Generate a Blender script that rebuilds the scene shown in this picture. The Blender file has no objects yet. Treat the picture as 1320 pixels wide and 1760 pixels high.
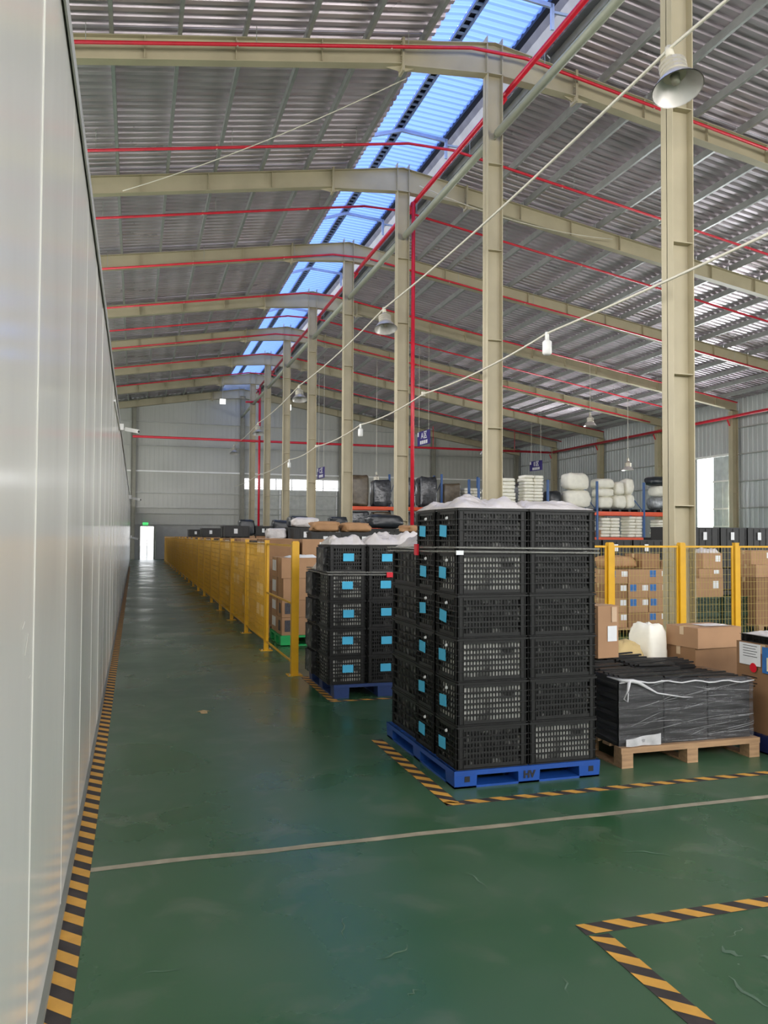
import bpy, bmesh, math, random
from mathutils import Vector, Matrix, noise
random.seed(7)
S = bpy.context.scene
# ------------------------------------------------------------------ camera
yaw, pitch, roll = math.atan(428/1400), math.atan(42.3/1400), .0053
F = Vector((math.sin(yaw)*math.cos(pitch), math.cos(yaw)*math.cos(pitch), math.sin(pitch)))
R = Vector((math.cos(yaw), -math.sin(yaw), 0)); U = R.cross(F)
R2 = R*math.cos(roll)+U*math.sin(roll); U2 = U*math.cos(roll)-R*math.sin(roll)
cam = bpy.data.objects.new('camera', bpy.data.cameras.new('camera'))
S.collection.objects.link(cam)
m = Matrix((R2, U2, -F)).transposed().to_4x4(); m.translation = (0, 0, 1.6)
cam.matrix_world = m
cam.data.sensor_fit = 'HORIZONTAL'; cam.data.sensor_width = 36; cam.data.lens = 36*1400/1320
cam.data.clip_end = 400; cam.data.clip_start = .05
S.camera = cam
# ------------------------------------------------------------------ light and exposure
S.view_settings.view_transform = 'Standard'; S.view_settings.look = 'None'
S.view_settings.gamma = 1; S.view_settings.use_curve_mapping = False
S.view_settings.exposure = 0.38
w = bpy.data.worlds.new('sky'); S.world = w; w.use_nodes = True
wn = w.node_tree.nodes; wl = w.node_tree.links
bg = wn['Background']
tc = wn.new('ShaderNodeTexCoord'); sx = wn.new('ShaderNodeSeparateXYZ'); cr = wn.new('ShaderNodeValToRGB')
wl.new(tc.outputs['Generated'], sx.inputs[0]); wl.new(sx.outputs['Z'], cr.inputs[0]); wl.new(cr.outputs[0], bg.inputs[0])
cr.color_ramp.elements[0].color = (1, 1, 1, 1); cr.color_ramp.elements[1].color = (.6, .76, 1, 1)
bg.inputs[1].default_value = 2.6
sun = bpy.data.lights.new('sun', 'SUN'); sun.energy = 3; sun.angle = .02; sun.color = (1, .95, .86)
so = bpy.data.objects.new('sun', sun); S.collection.objects.link(so)
so.rotation_euler = (math.radians(4), math.radians(32), 0)   # high sun from the right
def area(name, loc, direction, sx_, sy_, power, col=(1, 1, 1)):
    l = bpy.data.lights.new(name, 'AREA'); l.shape = 'RECTANGLE'; l.size = sx_; l.size_y = sy_; l.energy = power; l.color = col
    o = bpy.data.objects.new(name, l); S.collection.objects.link(o); o.location = loc
    o.rotation_euler = Vector(direction).to_track_quat('-Z', 'Z').to_euler(); return o
# fill lamps added out of view, and daylight at the visible right door
area('added_front_high_light', (7, -9, 6.6), (0, 1, .18), 40, 3.6, 3000, (1, .965, .93))  # light from behind the camera, raised to a made-up high opening
area('added_left_upper_fill', (-13.6, 26, 5.2), (1, 0, .35), 56, 4.5, 6200, (1, .975, .95))  # unseen fill added behind the partition to lift the roof
area('added_left_roof_fill', (-8.5, 22, 9.0), (.35, 0, -1), 7, 50, 4200, (1, .98, .96))  # unseen fill added beneath the solid left roof, lights the floor
area('added_right_fill', (28.3, 9.3, 3.4), (-1, -.05, .12), 22, 5.6, 3400, (1, .985, .96))  # unseen fill added on the right to brighten the left partition
area('daylight_right_door', (28.1, 35.5, 3), (-1, -.2, 0), 2, 5.4, 1500, (.93, .97, 1))
# ------------------------------------------------------------------ materials
def s2l(c):
    return tuple(((v/255)/12.92 if v/255 <= .04045 else ((v/255+.055)/1.055)**2.4) for v in c)
M = {}
def mat(name, rgb, rough=.6, metal=0, var=.12, scale=3, bump=0, bscale=40, spec=.5, rvar=0, stretch=None, c2=None, pos=(.3, .7)):
    if name in M: return M[name]
    mt = bpy.data.materials.new(name); mt.use_nodes = True
    n = mt.node_tree.nodes; l = mt.node_tree.links; b = n['Principled BSDF']
    base = s2l(rgb); b.inputs['Roughness'].default_value = rough; b.inputs['Metallic'].default_value = metal
    b.inputs['Specular IOR Level'].default_value = spec
    t = n.new('ShaderNodeTexCoord'); mp = n.new('ShaderNodeMapping'); l.new(t.outputs['Object'], mp.inputs[0])
    if stretch: mp.inputs['Scale'].default_value = stretch
    nz = n.new('ShaderNodeTexNoise'); nz.inputs['Scale'].default_value = scale; nz.inputs['Detail'].default_value = 5
    l.new(mp.outputs[0], nz.inputs[0])
    r = n.new('ShaderNodeValToRGB'); l.new(nz.outputs['Fac'], r.inputs[0]); l.new(r.outputs[0], b.inputs['Base Color'])
    lo = tuple(v*(1-var) for v in base); hi = tuple(min(1, v*(1+var)) for v in base)
    if c2: hi = s2l(c2)
    r.color_ramp.elements[0].position = pos[0]; r.color_ramp.elements[1].position = pos[1]
    r.color_ramp.elements[0].color = (*lo, 1); r.color_ramp.elements[1].color = (*hi, 1)
    if rvar:
        mr = n.new('ShaderNodeMapRange'); mr.inputs['To Min'].default_value = max(.02, rough-rvar); mr.inputs['To Max'].default_value = rough+rvar
        mr.inputs['From Min'].default_value = .3; mr.inputs['From Max'].default_value = .7
        l.new(nz.outputs['Fac'], mr.inputs[0]); l.new(mr.outputs[0], b.inputs['Roughness'])
    if bump:
        n2 = n.new('ShaderNodeTexNoise'); n2.inputs['Scale'].default_value = bscale; n2.inputs['Detail'].default_value = 3
        l.new(mp.outputs[0], n2.inputs[0]); bp = n.new('ShaderNodeBump'); bp.inputs['Strength'].default_value = bump; bp.inputs['Distance'].default_value = .02
        l.new(n2.outputs['Fac'], bp.inputs['Height']); l.new(bp.outputs[0], b.inputs['Normal'])
    M[name] = mt; return mt
beige = mat('beige_steel_paint', (172, 162, 134), .5, var=.1, scale=1.2)
roofm = mat('galvanised_roof_sheet', (200, 188, 195), .36, .35, var=.14, scale=.6, bump=.25, bscale=2.5, rvar=.1, stretch=(1, 2.5, 1))
purl = mat('galvanised_purlin', (158, 160, 156), .42, .3, var=.1, scale=4)
wallm = mat('grey_wall_sheet', (172, 172, 164), .55, .1, var=.06, scale=.5)
girtm = mat('girt_steel', (165, 166, 160), .45, .4)
white = mat('white_paint', (225, 225, 220), .5, var=.04)
redp = mat('red_pipe_paint', (196, 28, 48), .35, var=.1, scale=6)
yel = mat('yellow_fence_paint', (212, 160, 14), .4, var=.08, scale=5)
panelm = mat('white_sandwich_panel', (222, 220, 210), .17, .0, var=.04, scale=.7, bump=.03, bscale=3, spec=.9, rvar=.05, stretch=(1, 1, .35))
jointm = mat('panel_joint_sealant', (204, 203, 194), .6, var=.05)
blackp = mat('black_crate_plastic', (30, 30, 29), .45, var=.15, scale=8, spec=.35)
blueP = mat('blue_pallet_plastic', (22, 70, 146), .45, var=.12, scale=6)
dblueP = mat('dark_blue_pallet_plastic', (36, 60, 110), .5, var=.12, scale=6)
greenP = mat('green_pallet_plastic', (30, 170, 90), .45, var=.1, scale=6)
wood = mat('pallet_wood', (158, 126, 92), .75, var=.22, scale=5, bump=.2, bscale=30, stretch=(1, 8, 8))
card = mat('brown_cardboard', (164, 127, 93), .75, var=.08, scale=4)
card2 = mat('dark_cardboard', (138, 103, 70), .75, var=.1, scale=4)
tapec = mat('clear_packing_tape', (196, 168, 132), .2, var=.05, spec=.8)
paper = mat('white_paper', (220, 222, 222), .7, var=.04, scale=9)
bluel = mat('light_blue_label', (70, 176, 214), .7, var=.05)
bluepr = mat('blue_carton_print', (42, 104, 168), .7, var=.15, scale=30)
sackm = mat('white_woven_sack', (242, 239, 224), .6, var=.06, scale=6, bump=.25, bscale=8)
burlap = mat('tan_sack', (196, 172, 118), .7, var=.1, scale=5, bump=.3, bscale=9)
brownp = mat('brown_kraft_sack', (160, 122, 84), .7, var=.12, scale=5, bump=.3, bscale=9)
bagm = mat('white_plastic_bag', (200, 195, 192), .3, var=.1, scale=5, bump=.8, bscale=9)
linerm = mat('pale_crate_liner', (58, 58, 56), .4, var=.1, scale=9, bump=.4, bscale=20, c2=(214, 214, 206), pos=(.38, .56))
darkbag = mat('black_plastic_sack', (38, 42, 46), .3, var=.2, scale=5, bump=.4, bscale=9)
orange = mat('orange_rack_beam', (232, 84, 36), .45, var=.06)
rackb = mat('blue_rack_upright', (42, 84, 140), .45, var=.08)
signm = mat('sign_navy', (46, 34, 110), .5, var=.05)
alum = mat('spun_aluminium', (196, 192, 186), .35, .5, var=.05)
lampb = mat('lamp_housing', (190, 184, 168), .4, .4, var=.08)
cable = mat('cream_cable', (205, 200, 182), .6, var=.05)
redc = mat('red_clip', (214, 22, 44), .4)
blk = mat('black_rubber', (22, 22, 24), .5, var=.1)
tapeb = mat('hazard_tape_black', (58, 52, 48), .6, var=.25, scale=14)
tapey = mat('hazard_tape_yellow', (206, 154, 66), .6, var=.12, scale=10)
jointf = mat('floor_joint_filler', (150, 142, 120), .7, var=.22, scale=9)
scuffm = mat('pale_floor_scuff', (88, 112, 90), .6, var=.2, scale=9)
arrowm = mat('tan_floor_arrow', (176, 150, 100), .6, var=.15, scale=20)
plaster = mat('grey_plaster', (160, 160, 156), .7, var=.06)
pvc = mat('pale_strip_curtain', (200, 205, 196), .4, var=.08, scale=3)
printm = mat('black_print', (30, 30, 34), .7)
def emi(name, rgb, st):
    mt = bpy.data.materials.new(name); mt.use_nodes = True; b = mt.node_tree.nodes['Principled BSDF']
    b.inputs['Base Color'].default_value = (*s2l(rgb), 1); b.inputs['Emission Color'].default_value = (*s2l(rgb), 1); b.inputs['Emission Strength'].default_value = st
    return mt
exitg = emi('exit_sign_green', (60, 220, 110), 1.2)
def mixmat(name, rgb, kind, fac, rough=.3, bump=0, bscale=10, stretch=None):
    mt = bpy.data.materials.new(name); mt.use_nodes = True; n = mt.node_tree.nodes; l = mt.node_tree.links
    b = n['Principled BSDF']; b.inputs['Base Color'].default_value = (*s2l(rgb), 1); b.inputs['Roughness'].default_value = rough
    t = n.new('ShaderNodeBsdfTranslucent' if kind == 'tl' else 'ShaderNodeBsdfTransparent')
    t.inputs[0].default_value = (*s2l(rgb), 1) if kind == 'tl' else (1, 1, 1, 1)
    mx = n.new('ShaderNodeMixShader'); l.new(b.outputs[0], mx.inputs[1]); l.new(t.outputs[0], mx.inputs[2])
    mx.inputs[0].default_value = fac
    tcn = n.new('ShaderNodeTexCoord'); mp = n.new('ShaderNodeMapping'); l.new(tcn.outputs['Object'], mp.inputs[0])
    if stretch: mp.inputs['Scale'].default_value = stretch
    nz = n.new('ShaderNodeTexNoise'); nz.inputs['Scale'].default_value = bscale; nz.inputs['Detail'].default_value = 4; l.new(mp.outputs[0], nz.inputs[0])
    if bump:
        bp = n.new('ShaderNodeBump'); bp.inputs['Strength'].default_value = bump; bp.inputs['Distance'].default_value = .03
        l.new(nz.outputs['Fac'], bp.inputs['Height']); l.new(bp.outputs[0], b.inputs['Normal'])
    if kind == 'tp':
        mr = n.new('ShaderNodeMapRange'); mr.inputs['From Min'].default_value = .35; mr.inputs['From Max'].default_value = .65
        mr.inputs['To Min'].default_value = min(1, fac+.12); mr.inputs['To Max'].default_value = fac-.15
        l.new(nz.outputs['Fac'], mr.inputs[0]); l.new(mr.outputs[0], mx.inputs[0])
    l.new(mx.outputs[0], n['Material Output'].inputs[0]); return mt
bluecap = mixmat('blue_translucent_sheet', (112, 142, 212), 'tl', .8, .4)
film = mixmat('stretch_film', (112, 112, 114), 'tp', .78, .1, bump=1, bscale=3, stretch=(1, 1, 9))
filmd = mixmat('stretch_film_strap', (136, 136, 130), 'tp', .35, .25)
glow = mixmat('window_pane', (235, 240, 245), 'tp', .88, .1)
# epoxy floor: green with pale wear
fl = bpy.data.materials.new('green_epoxy_floor'); fl.use_nodes = True
n = fl.node_tree.nodes; l = fl.node_tree.links; b = n['Principled BSDF']
t = n.new('ShaderNodeTexCoord')
def nz_(sc, det=6, st=None, dist=0):
    mp = n.new('ShaderNodeMapping'); l.new(t.outputs['Object'], mp.inputs[0])
    if st: mp.inputs['Scale'].default_value = st
    z = n.new('ShaderNodeTexNoise'); z.inputs['Scale'].default_value = sc; z.inputs['Detail'].default_value = det; z.inputs['Distortion'].default_value = dist
    l.new(mp.outputs[0], z.inputs[0]); return z
a1 = nz_(.9); r1 = n.new('ShaderNodeValToRGB'); l.new(a1.outputs['Fac'], r1.inputs[0])
r1.color_ramp.elements[0].position = .35; r1.color_ramp.elements[1].position = .7
r1.color_ramp.elements[0].color = (*s2l((48, 88, 56)), 1); r1.color_ramp.elements[1].color = (*s2l((72, 98, 74)), 1)
a2 = nz_(3.2, 8, dist=.6); r2 = n.new('ShaderNodeValToRGB'); l.new(a2.outputs['Fac'], r2.inputs[0])
r2.color_ramp.elements[0].position = .53; r2.color_ramp.elements[1].position = .8
r2.color_ramp.elements[0].color = (0, 0, 0, 1); r2.color_ramp.elements[1].color = (.5, .5, .5, 1)
mxc = n.new('ShaderNodeMix'); mxc.data_type = 'RGBA'; l.new(r2.outputs[0], mxc.inputs[0]); l.new(r1.outputs[0], mxc.inputs[6]); mxc.inputs[7].default_value = (*s2l((112, 118, 102)), 1)
l.new(mxc.outputs[2], b.inputs['Base Color'])
mr = n.new('ShaderNodeMapRange'); mr.inputs['From Min'].default_value = .3; mr.inputs['From Max'].default_value = .7; mr.inputs['To Min'].default_value = .2; mr.inputs['To Max'].default_value = .4
l.new(a1.outputs['Fac'], mr.inputs[0]); l.new(mr.outputs[0], b.inputs['Roughness'])
a3 = nz_(1.6, 3, (1, .5, 1)); bp = n.new('ShaderNodeBump'); bp.inputs['Strength'].default_value = .1; bp.inputs['Distance'].default_value = .01
l.new(a3.outputs['Fac'], bp.inputs['Height']); l.new(bp.outputs[0], b.inputs['Normal'])
# ------------------------------------------------------------------ mesh helpers
class MB:
    def __init__(s): s.v = []; s.f = []; s.mi = []; s.cur = 0; s.sm = False
    def quad(s, *p):
        k = len(s.v); s.v += [tuple(q) for q in p]; s.f.append(tuple(range(k, k+len(p)))); s.mi.append(s.cur); return s
    def box(s, x0, x1, y0, y1, z0, z1, T=None):
        k = len(s.v)
        c = [(x0,y0,z0),(x1,y0,z0),(x1,y1,z0),(x0,y1,z0),(x0,y0,z1),(x1,y0,z1),(x1,y1,z1),(x0,y1,z1)]
        if T: c = [tuple(T @ Vector(q)) for q in c]
        s.v += c
        for q in ((0,3,2,1),(4,5,6,7),(0,1,5,4),(1,2,6,5),(2,3,7,6),(3,0,4,7)): s.f.append(tuple(k+i for i in q)); s.mi.append(s.cur)
        return s
    def bar(s, a, b, w, h, up=(0, 0, 1)):
        a = Vector(a); b = Vector(b); d = (b-a).normalized(); up = Vector(up)
        if abs(d.dot(up)) > .99: up = Vector((0, 1, 0))
        r = d.cross(up).normalized(); u = r.cross(d)
        k = len(s.v)
        for p in (a, b):
            for i, j in ((-1,-1),(1,-1),(1,1),(-1,1)): s.v.append(tuple(p+r*(i*w/2)+u*(j*h/2)))
        for q in ((3,2,1,0),(4,5,6,7),(0,1,5,4),(1,2,6,5),(2,3,7,6),(3,0,4,7)): s.f.append(tuple(k+i for i in q)); s.mi.append(s.cur)
        return s
    def tube(s, pts, r, n=8, caps=True):
        pts = [Vector(p) for p in pts]; k = len(s.v)
        for i, p in enumerate(pts):
            d = (pts[min(i+1, len(pts)-1)]-pts[max(i-1, 0)]).normalized()
            up = Vector((0, 0, 1)) if abs(d.z) < .95 else Vector((0, 1, 0))
            a = d.cross(up).normalized(); c = a.cross(d)
            rr = r[i] if isinstance(r, (list, tuple)) else r
            for j in range(n):
                t_ = 2*math.pi*j/n; s.v.append(tuple(p+a*math.cos(t_)*rr+c*math.sin(t_)*rr))
        for i in range(len(pts)-1):
            for j in range(n):
                s.f.append((k+i*n+j, k+i*n+(j+1)%n, k+(i+1)*n+(j+1)%n, k+(i+1)*n+j)); s.mi.append(s.cur)
        if caps:
            s.f.append(tuple(k+j for j in range(n))[::-1]); s.mi.append(s.cur)
            e = k+(len(pts)-1)*n; s.f.append(tuple(e+j for j in range(n))); s.mi.append(s.cur)
        return s
    def grid(s, fn, nu, nv):
        k = len(s.v)
        for i in range(nu+1):
            for j in range(nv+1): s.v.append(tuple(fn(i/nu, j/nv)))
        for i in range(nu):
            for j in range(nv):
                a = k+i*(nv+1)+j; s.f.append((a, a+nv+1, a+nv+2, a+1)); s.mi.append(s.cur)
        return s
    def mesh(s, name, mats, smooth=False):
        me = bpy.data.meshes.new(name); me.from_pydata(s.v, [], s.f)
        for mm in (mats if isinstance(mats, list) else [mats]): me.materials.append(mm)
        me.polygons.foreach_set('material_index', s.mi)
        if smooth: me.polygons.foreach_set('use_smooth', [True]*len(s.f))
        me.update(); return me
    def ob(s, name, mats, parent=None, smooth=False, loc=None, rz=0): return put(name, s.mesh(name, mats, smooth), parent, loc, rz)
def put(name, me, parent=None, loc=None, rz=0):
    o = bpy.data.objects.new(name, me); S.collection.objects.link(o); o.parent = parent
    if loc is not None: o.location = loc
    o.rotation_euler.z = rz; return o
def tag(o, label, cat, group=None):
    o['label'] = label; o['category'] = cat
    if group: o['group'] = group
    return o
def thing(name, label, cat, loc=(0, 0, 0), rz=0, group=None):
    o = bpy.data.objects.new(name, None); S.collection.objects.link(o); o.location = loc; o.rotation_euler.z = rz; o.empty_display_size = .1
    return tag(o, label, cat, group)
def struct(o): o['kind'] = 'structure'; return o
ORD = ['first','second','third','fourth','fifth','sixth','seventh','eighth','ninth','tenth','eleventh','twelfth','thirteenth','fourteenth','fifteenth','sixteenth','seventeenth','eighteenth','nineteenth','twentieth','twenty-first','twenty-second','twenty-third','twenty-fourth','twenty-fifth','twenty-sixth','twenty-seventh','twenty-eighth','twenty-ninth','thirtieth']
# ------------------------------------------------------------------ the hall
XC, Y0, SP = 7.0, 9.3, 6.0
YB = 57.3; XR = 28.5; XL = -14.0
def zr(x): return 11.85-.165*abs(x-XC)            # top of the rafters
floor = struct(MB().box(XL, XR, -9.5, YB, -.2, 0).ob('floor', fl))
struct(MB().box(-90, 110, -90, 150, -.5, -.22).ob('ground', mat('outdoor_concrete', (170, 168, 160), .8)))
wf = struct(MB().box(XL, XR, -9.5, -9.3, 0, 4.6).box(XL, XR, -9.5, -9.3, 8.5, 11.8).ob('wall_front', wallm))  # unseen end wall, closed low to block light, slotted for the added lamp
# saw-cut joint across the floor
j = MB(); prev = None
for i in range(81):
    x = -.18+i*.12; y = 4.18+.012*noise.noise(Vector((x*2.3, 0, 0))); w_ = .026+.008*noise.noise(Vector((x*5, 3, 0)))
    cur = ((x, y-w_, .0015), (x, y+w_, .0015))
    if prev: j.quad(prev[0], cur[0], cur[1], prev[1])
    prev = cur
j.ob('floor_joint', jointf, floor)
# pale scuffs worn in the floor
rs = random.Random(11)
marks = [(2.235, 2.67, .09, .016, 1.9), (2.1, 2.42, .2, .009, 1.9), (2.33, 2.56, .1, .016, 2.2), (1.52, 3.55, .22, .005, 1.8), (2.5, 3.6, .22, .006, 2.3), (3.9, 4.75, .12, .004, .1)]
marks += [(rs.uniform(.1, 3.6), rs.uniform(2.4, 5.8), rs.uniform(.05, .22), rs.uniform(.0015, .005), rs.uniform(0, 3.1)) for _ in range(26)]
for i, (x, y, ln, wd, a) in enumerate(marks):
    if 1.75 < x and 4.5 < y: continue
    sc = MB(); kk = 7; up_ = []; dn_ = []
    for q in range(kk+1):
        u_ = q/kk; ww = wd*math.sin(math.pi*min(.97, max(.05, u_)))*(1+.5*noise.noise(Vector((u_*6, i*7, 0))))
        bd_ = .18*ln*math.sin(u_*3+i)+.01*math.sin(u_*11+i); up_.append((u_*ln-ln/2, bd_+ww, 0)); dn_.append((u_*ln-ln/2, bd_-ww, 0))
    for q in range(kk): sc.quad(dn_[q], dn_[q+1], up_[q+1], up_[q])
    sc.ob('floor_scuff', scuffm, floor, loc=(x, y, .0016), rz=a)
# roof: purlins and ribbed sheets
ceiling = struct(bpy.data.objects.new('ceiling', None)); S.collection.objects.link(ceiling)
def ribbed(x0, x1, y0, y1, dz):
    b_ = MB(); nr = int(round((y1-y0)/.26)); p = (y1-y0)/nr; prof = []
    for i in range(nr):
        yb_ = y0+i*p
        prof += [(yb_, .0), (yb_+p*.30, .0), (yb_+p*.38, .07), (yb_+p*.74, .07), (yb_+p*.86, 0)]
    prof.append((y1, 0))
    nx = 6; k = 0
    for i in range(nx+1):
        x = x0+(x1-x0)*i/nx
        for (y, z) in prof: b_.v.append((x, y, zr(x)+dz+z+.006*noise.noise(Vector((x*.7, y*.8, 0)))))
    np_ = len(prof)
    for i in range(nx):
        for q in range(np_-1):
            a = i*np_+q; b_.f.append((a, a+np_, a+np_+1, a+1)); b_.mi.append(0)
    return b_
bays = [Y0-18+SP*k for k in range(12)]       # -2.7, 3.3 ... 57.3
sm = {}
for k in range(len(bays)-1):
    for side, (x0, x1) in (('l', (XL-.6, 5.72)), ('r', (8.1, XR+.4))):
        if side not in sm: sm[side] = ribbed(x0, x1, 0, SP, .21).mesh('roof_sheet', roofm)
        put('roof_sheet', sm[side], ceiling, (0, bays[k], 0))
pm = {}
def purlin_mesh(sl):
    b_ = MB(); h_ = .18; t_ = .012; f_ = .065
    b_.box(-t_/2, t_/2, .02, SP-.02, .0, h_); b_.box(0, f_, .02, SP-.02, 0, t_); b_.box(0, f_, .02, SP-.02, h_-t_, h_)
    return b_.mesh('purlin', purl)
pmesh = purlin_mesh(0)
for k in range(2, len(bays)-1):
    for q in range(17):
        x = 5.42-1.195*q
        if x > XL and x > -1.9-.28*0: put('purlin', pmesh, ceiling, (x, bays[k], zr(x)+.005))
    for q in range(17):
        x = 8.33+1.195*q
        if x < XR: put('purlin', pmesh, ceiling, (x, bays[k], zr(x)+.005))
# unseen far-left purlins as one piece
b_ = MB()
for q in range(7, 17):
    x = 5.42-1.195*q; z = zr(x); b_.box(x, x+.01, 3.3, YB, z, z+.18)
o = b_.ob('purlin_run', purl, ceiling)
# ridge ventilator: translucent blue cap, perforated strip, dark edge bar, curled hood
def ribcap(x0, x1, za, zb):
    b_ = MB(); nr = 26; p = SP/nr; prof = []
    for i in range(nr):
        yb_ = i*p; prof += [(yb_, 0), (yb_+p*.45, 0), (yb_+p*.55, .04), (yb_+p*.9, .04)]
    prof.append((SP, 0))
    for i in range(2):
        for (y, z) in prof: b_.v.append(((x0, x1)[i], y, (za, zb)[i]+z))
    np_ = len(prof)
    for q in range(np_-1): b_.f.append((q, q+np_, q+np_+1, q+1)); b_.mi.append(0)
    return b_.mesh('vent_cap', bluecap)
capL = ribcap(4.9, 6.38, 12.15, 12.36); capR = ribcap(6.6, 7.78, 12.38, 12.3)
st_ = MB()
for dx in (-.1, .1): st_.box(6.49+dx-.02, 6.49+dx+.02, 0, SP, 12.3, 12.36)
for q in range(24): st_.box(6.4, 6.58, q*.25, q*.25+.06, 12.31, 12.345)
strip = st_.mesh('vent_strip', mat('pale_blue_steel', (150, 170, 205), .5))
stb = MB().box(6.38, 6.6, 0, SP, 12.37, 12.39).mesh('vent_strip_backing', blk)
ebar = MB().box(7.76, 7.9, 0, SP, 12.24, 12.4).mesh('vent_edge_bar', mat('dark_edge_bar', (38, 46, 62), .5))
hd = MB(); prof = [(8.1, 11.72), (8.32, 11.8), (8.52, 11.98), (8.64, 12.25), (8.66, 12.55), (8.55, 12.85), (8.36, 13.08)]
for i in range(25):
    for (x, z) in prof: hd.v.append((x, i*.25, z+(.012 if i % 2 else 0)))
for i in range(24):
    for q in range(len(prof)-1): a = i*7+q; hd.f.append((a, a+1, a+8, a+7)); hd.mi.append(0)
hood = hd.mesh('vent_hood', mat('hood_sheet', (112, 113, 120), .4, .3, var=.15, scale=2))
for k in range(1, len(bays)-1):
    for nm, me in (('vent_cap', capL), ('vent_cap', capR), ('vent_strip', strip), ('vent_strip_backing', stb), ('vent_edge_bar', ebar), ('vent_hood', hood)):
        put(nm, me, ceiling, (0, bays[k], 0))
bk = MB().bar((5.75, 0, 11.95), (6.5, 0, 12.2), .05, .09).bar((6.5, 0, 12.2), (7.75, 0, 12.1), .05, .09).bar((7.75, 0, 12.14), (7.75, 0, 11.62), .07, .05).bar((7.75, 0, 11.98), (8.3, 0, 11.98), .04, .05)
bkm = bk.mesh('vent_bracket', mat('pale_bracket_steel', (176, 190, 214), .5))
for k in range(9): put('vent_bracket', bkm, ceiling, (0, 8.4+5.75*k, 0))
# end beam above the back wall
def rafter(k, Y):
    lab = '%s beige steel roof rafter from the camera, running over its column' % ORD[k].capitalize() if k < 8 else 'last beige roof rafter, against the far gable wall'
    t_ = thing('roof_rafter', lab.replace('First', 'nearest') if k == 0 else lab, 'rafter', (XC, Y, 0), 0)
    def seg(xa, xb, da, db, nm, mm=beige):
        b_ = MB(); za, zb = zr(xa), zr(xb); xa -= XC; xb -= XC
        w2 = .11
        for (p, q_, zz0, zz1) in ((0, 0, 0, 0),):
            b_.v += [(xa, -.006, za-da), (xb, -.006, zb-db), (xb, .006, zb-db), (xa, .006, za-da), (xa, -.006, za), (xb, -.006, zb), (xb, .006, zb), (xa, .006, za)]
            for f_ in ((0,3,2,1),(4,5,6,7),(0,1,5,4),(1,2,6,5),(2,3,7,6),(3,0,4,7)): b_.f.append(f_); b_.mi.append(0)
        b_.bar((xa, 0, za-.006), (xb, 0, zb-.006), w2*2, .014); b_.bar((xa, 0, za-da), (xb, 0, zb-db), w2*2, .014)
        return b_.ob(nm, mm, t_)
    seg(XL, 5.0, .42, .46, 'beam_segment'); seg(5.0, XC, .5, .66, 'beam_segment'); seg(XC, 8.9, .66, .5, 'beam_segment'); seg(8.9, XR-.1, .46, .42, 'beam_segment')
    for x in (5.0, 8.9):
        b_ = MB(); z = zr(x)
        for dx in (-.014, .014): b_.box(x-XC+dx-.011, x-XC+dx+.011, -.13, .13, z-.62, z+.06)
        b_.quad((x-XC, -.01, z-.6), (x-XC+.35, -.01, z-.5+(.05 if x < 7 else -.05)), (x-XC, -.01, z-.46)); b_.quad((x-XC, -.01, z-.6), (x-XC-.35, -.01, z-.5-(.05 if x < 7 else -.05)), (x-XC, -.01, z-.46))
        for i in range(5):
            for sy in (-.08, .08): b_.bar((x-XC-.045, sy, z-.06-i*.12), (x-XC+.045, sy, z-.06-i*.12), .024, .024)
        b_.ob('splice_plate', beige, t_)
    b_ = MB()
    for x in (XC-.17, XC+.17): b_.box(x-XC-.008, x-XC+.008, -.105, .105, zr(x)-.62, zr(x)+.14)
    b_.ob('stiffener', beige, t_)
    b_ = MB(); x = 3.35
    xs = []
    while x > -2.2: xs.append(x); x -= 1.65
    x = 10.6
    while x < XR-1: xs.append(x); x += 1.65
    sme = MB().box(-.006, .006, -.1, .1, -.43, -.01).mesh('stiffener', beige)
    for x in xs: put('stiffener', sme, t_, (x-XC, 0, zr(x)))
    return t_
for k in range(0, 9): rafter(k, Y0+SP*k if k < 8 else YB-.25)
# columns of the middle row
def hcol(name, label, x, y, h_, dx=.34, dy=.25, mm=beige, plates=True):
    t_ = thing(name, label, 'column', (x, y, 0))
    b_ = MB().box(-dx/2, -dx/2+.014, -dy/2, dy/2, 0, h_).box(dx/2-.014, dx/2, -dy/2, dy/2, 0, h_)
    b_.box(-dx/2, dx/2, -.006, .006, 0, h_); b_.ob('shaft', mm, t_)
    if plates:
        pl = MB().box(-dx/2+.014, dx/2-.014, -dy/2+.008, dy/2-.008, -.006, .006).mesh('stiffener', mm)
        for z in (2.04, 3.83, 5.64, 7.5, 9.3):
            if z < h_: put('stiffener', pl, t_, (0, 0, z))
    MB().box(-dx/2-.05, dx/2+.05, -dy/2-.05, dy/2+.05, 0, .025).ob('base_plate', mm, t_)
    MB().box(-dx/2-.03, dx/2+.03, -dy/2, dy/2, h_-.02, h_).ob('cap_plate', mm, t_)
    return t_
CL = ['nearest beige steel column, tall, rising behind the yellow cross fence', 'second beige column from the camera, rising behind the tall black crate stack', 'third beige column from the camera, with a red pipe down its right side', 'fourth beige column from the camera in the middle row', 'fifth beige column from the camera in the middle row', 'sixth beige column from the camera in the middle row', 'seventh beige column from the camera in the middle row', 'farthest free standing beige column, beside the far vertical red pipe']
for k in range(8): hcol('steel_column', CL[k], XC if k else 7.1, Y0+SP*k+(0 if k else .15), zr(XC)-.66)
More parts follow.
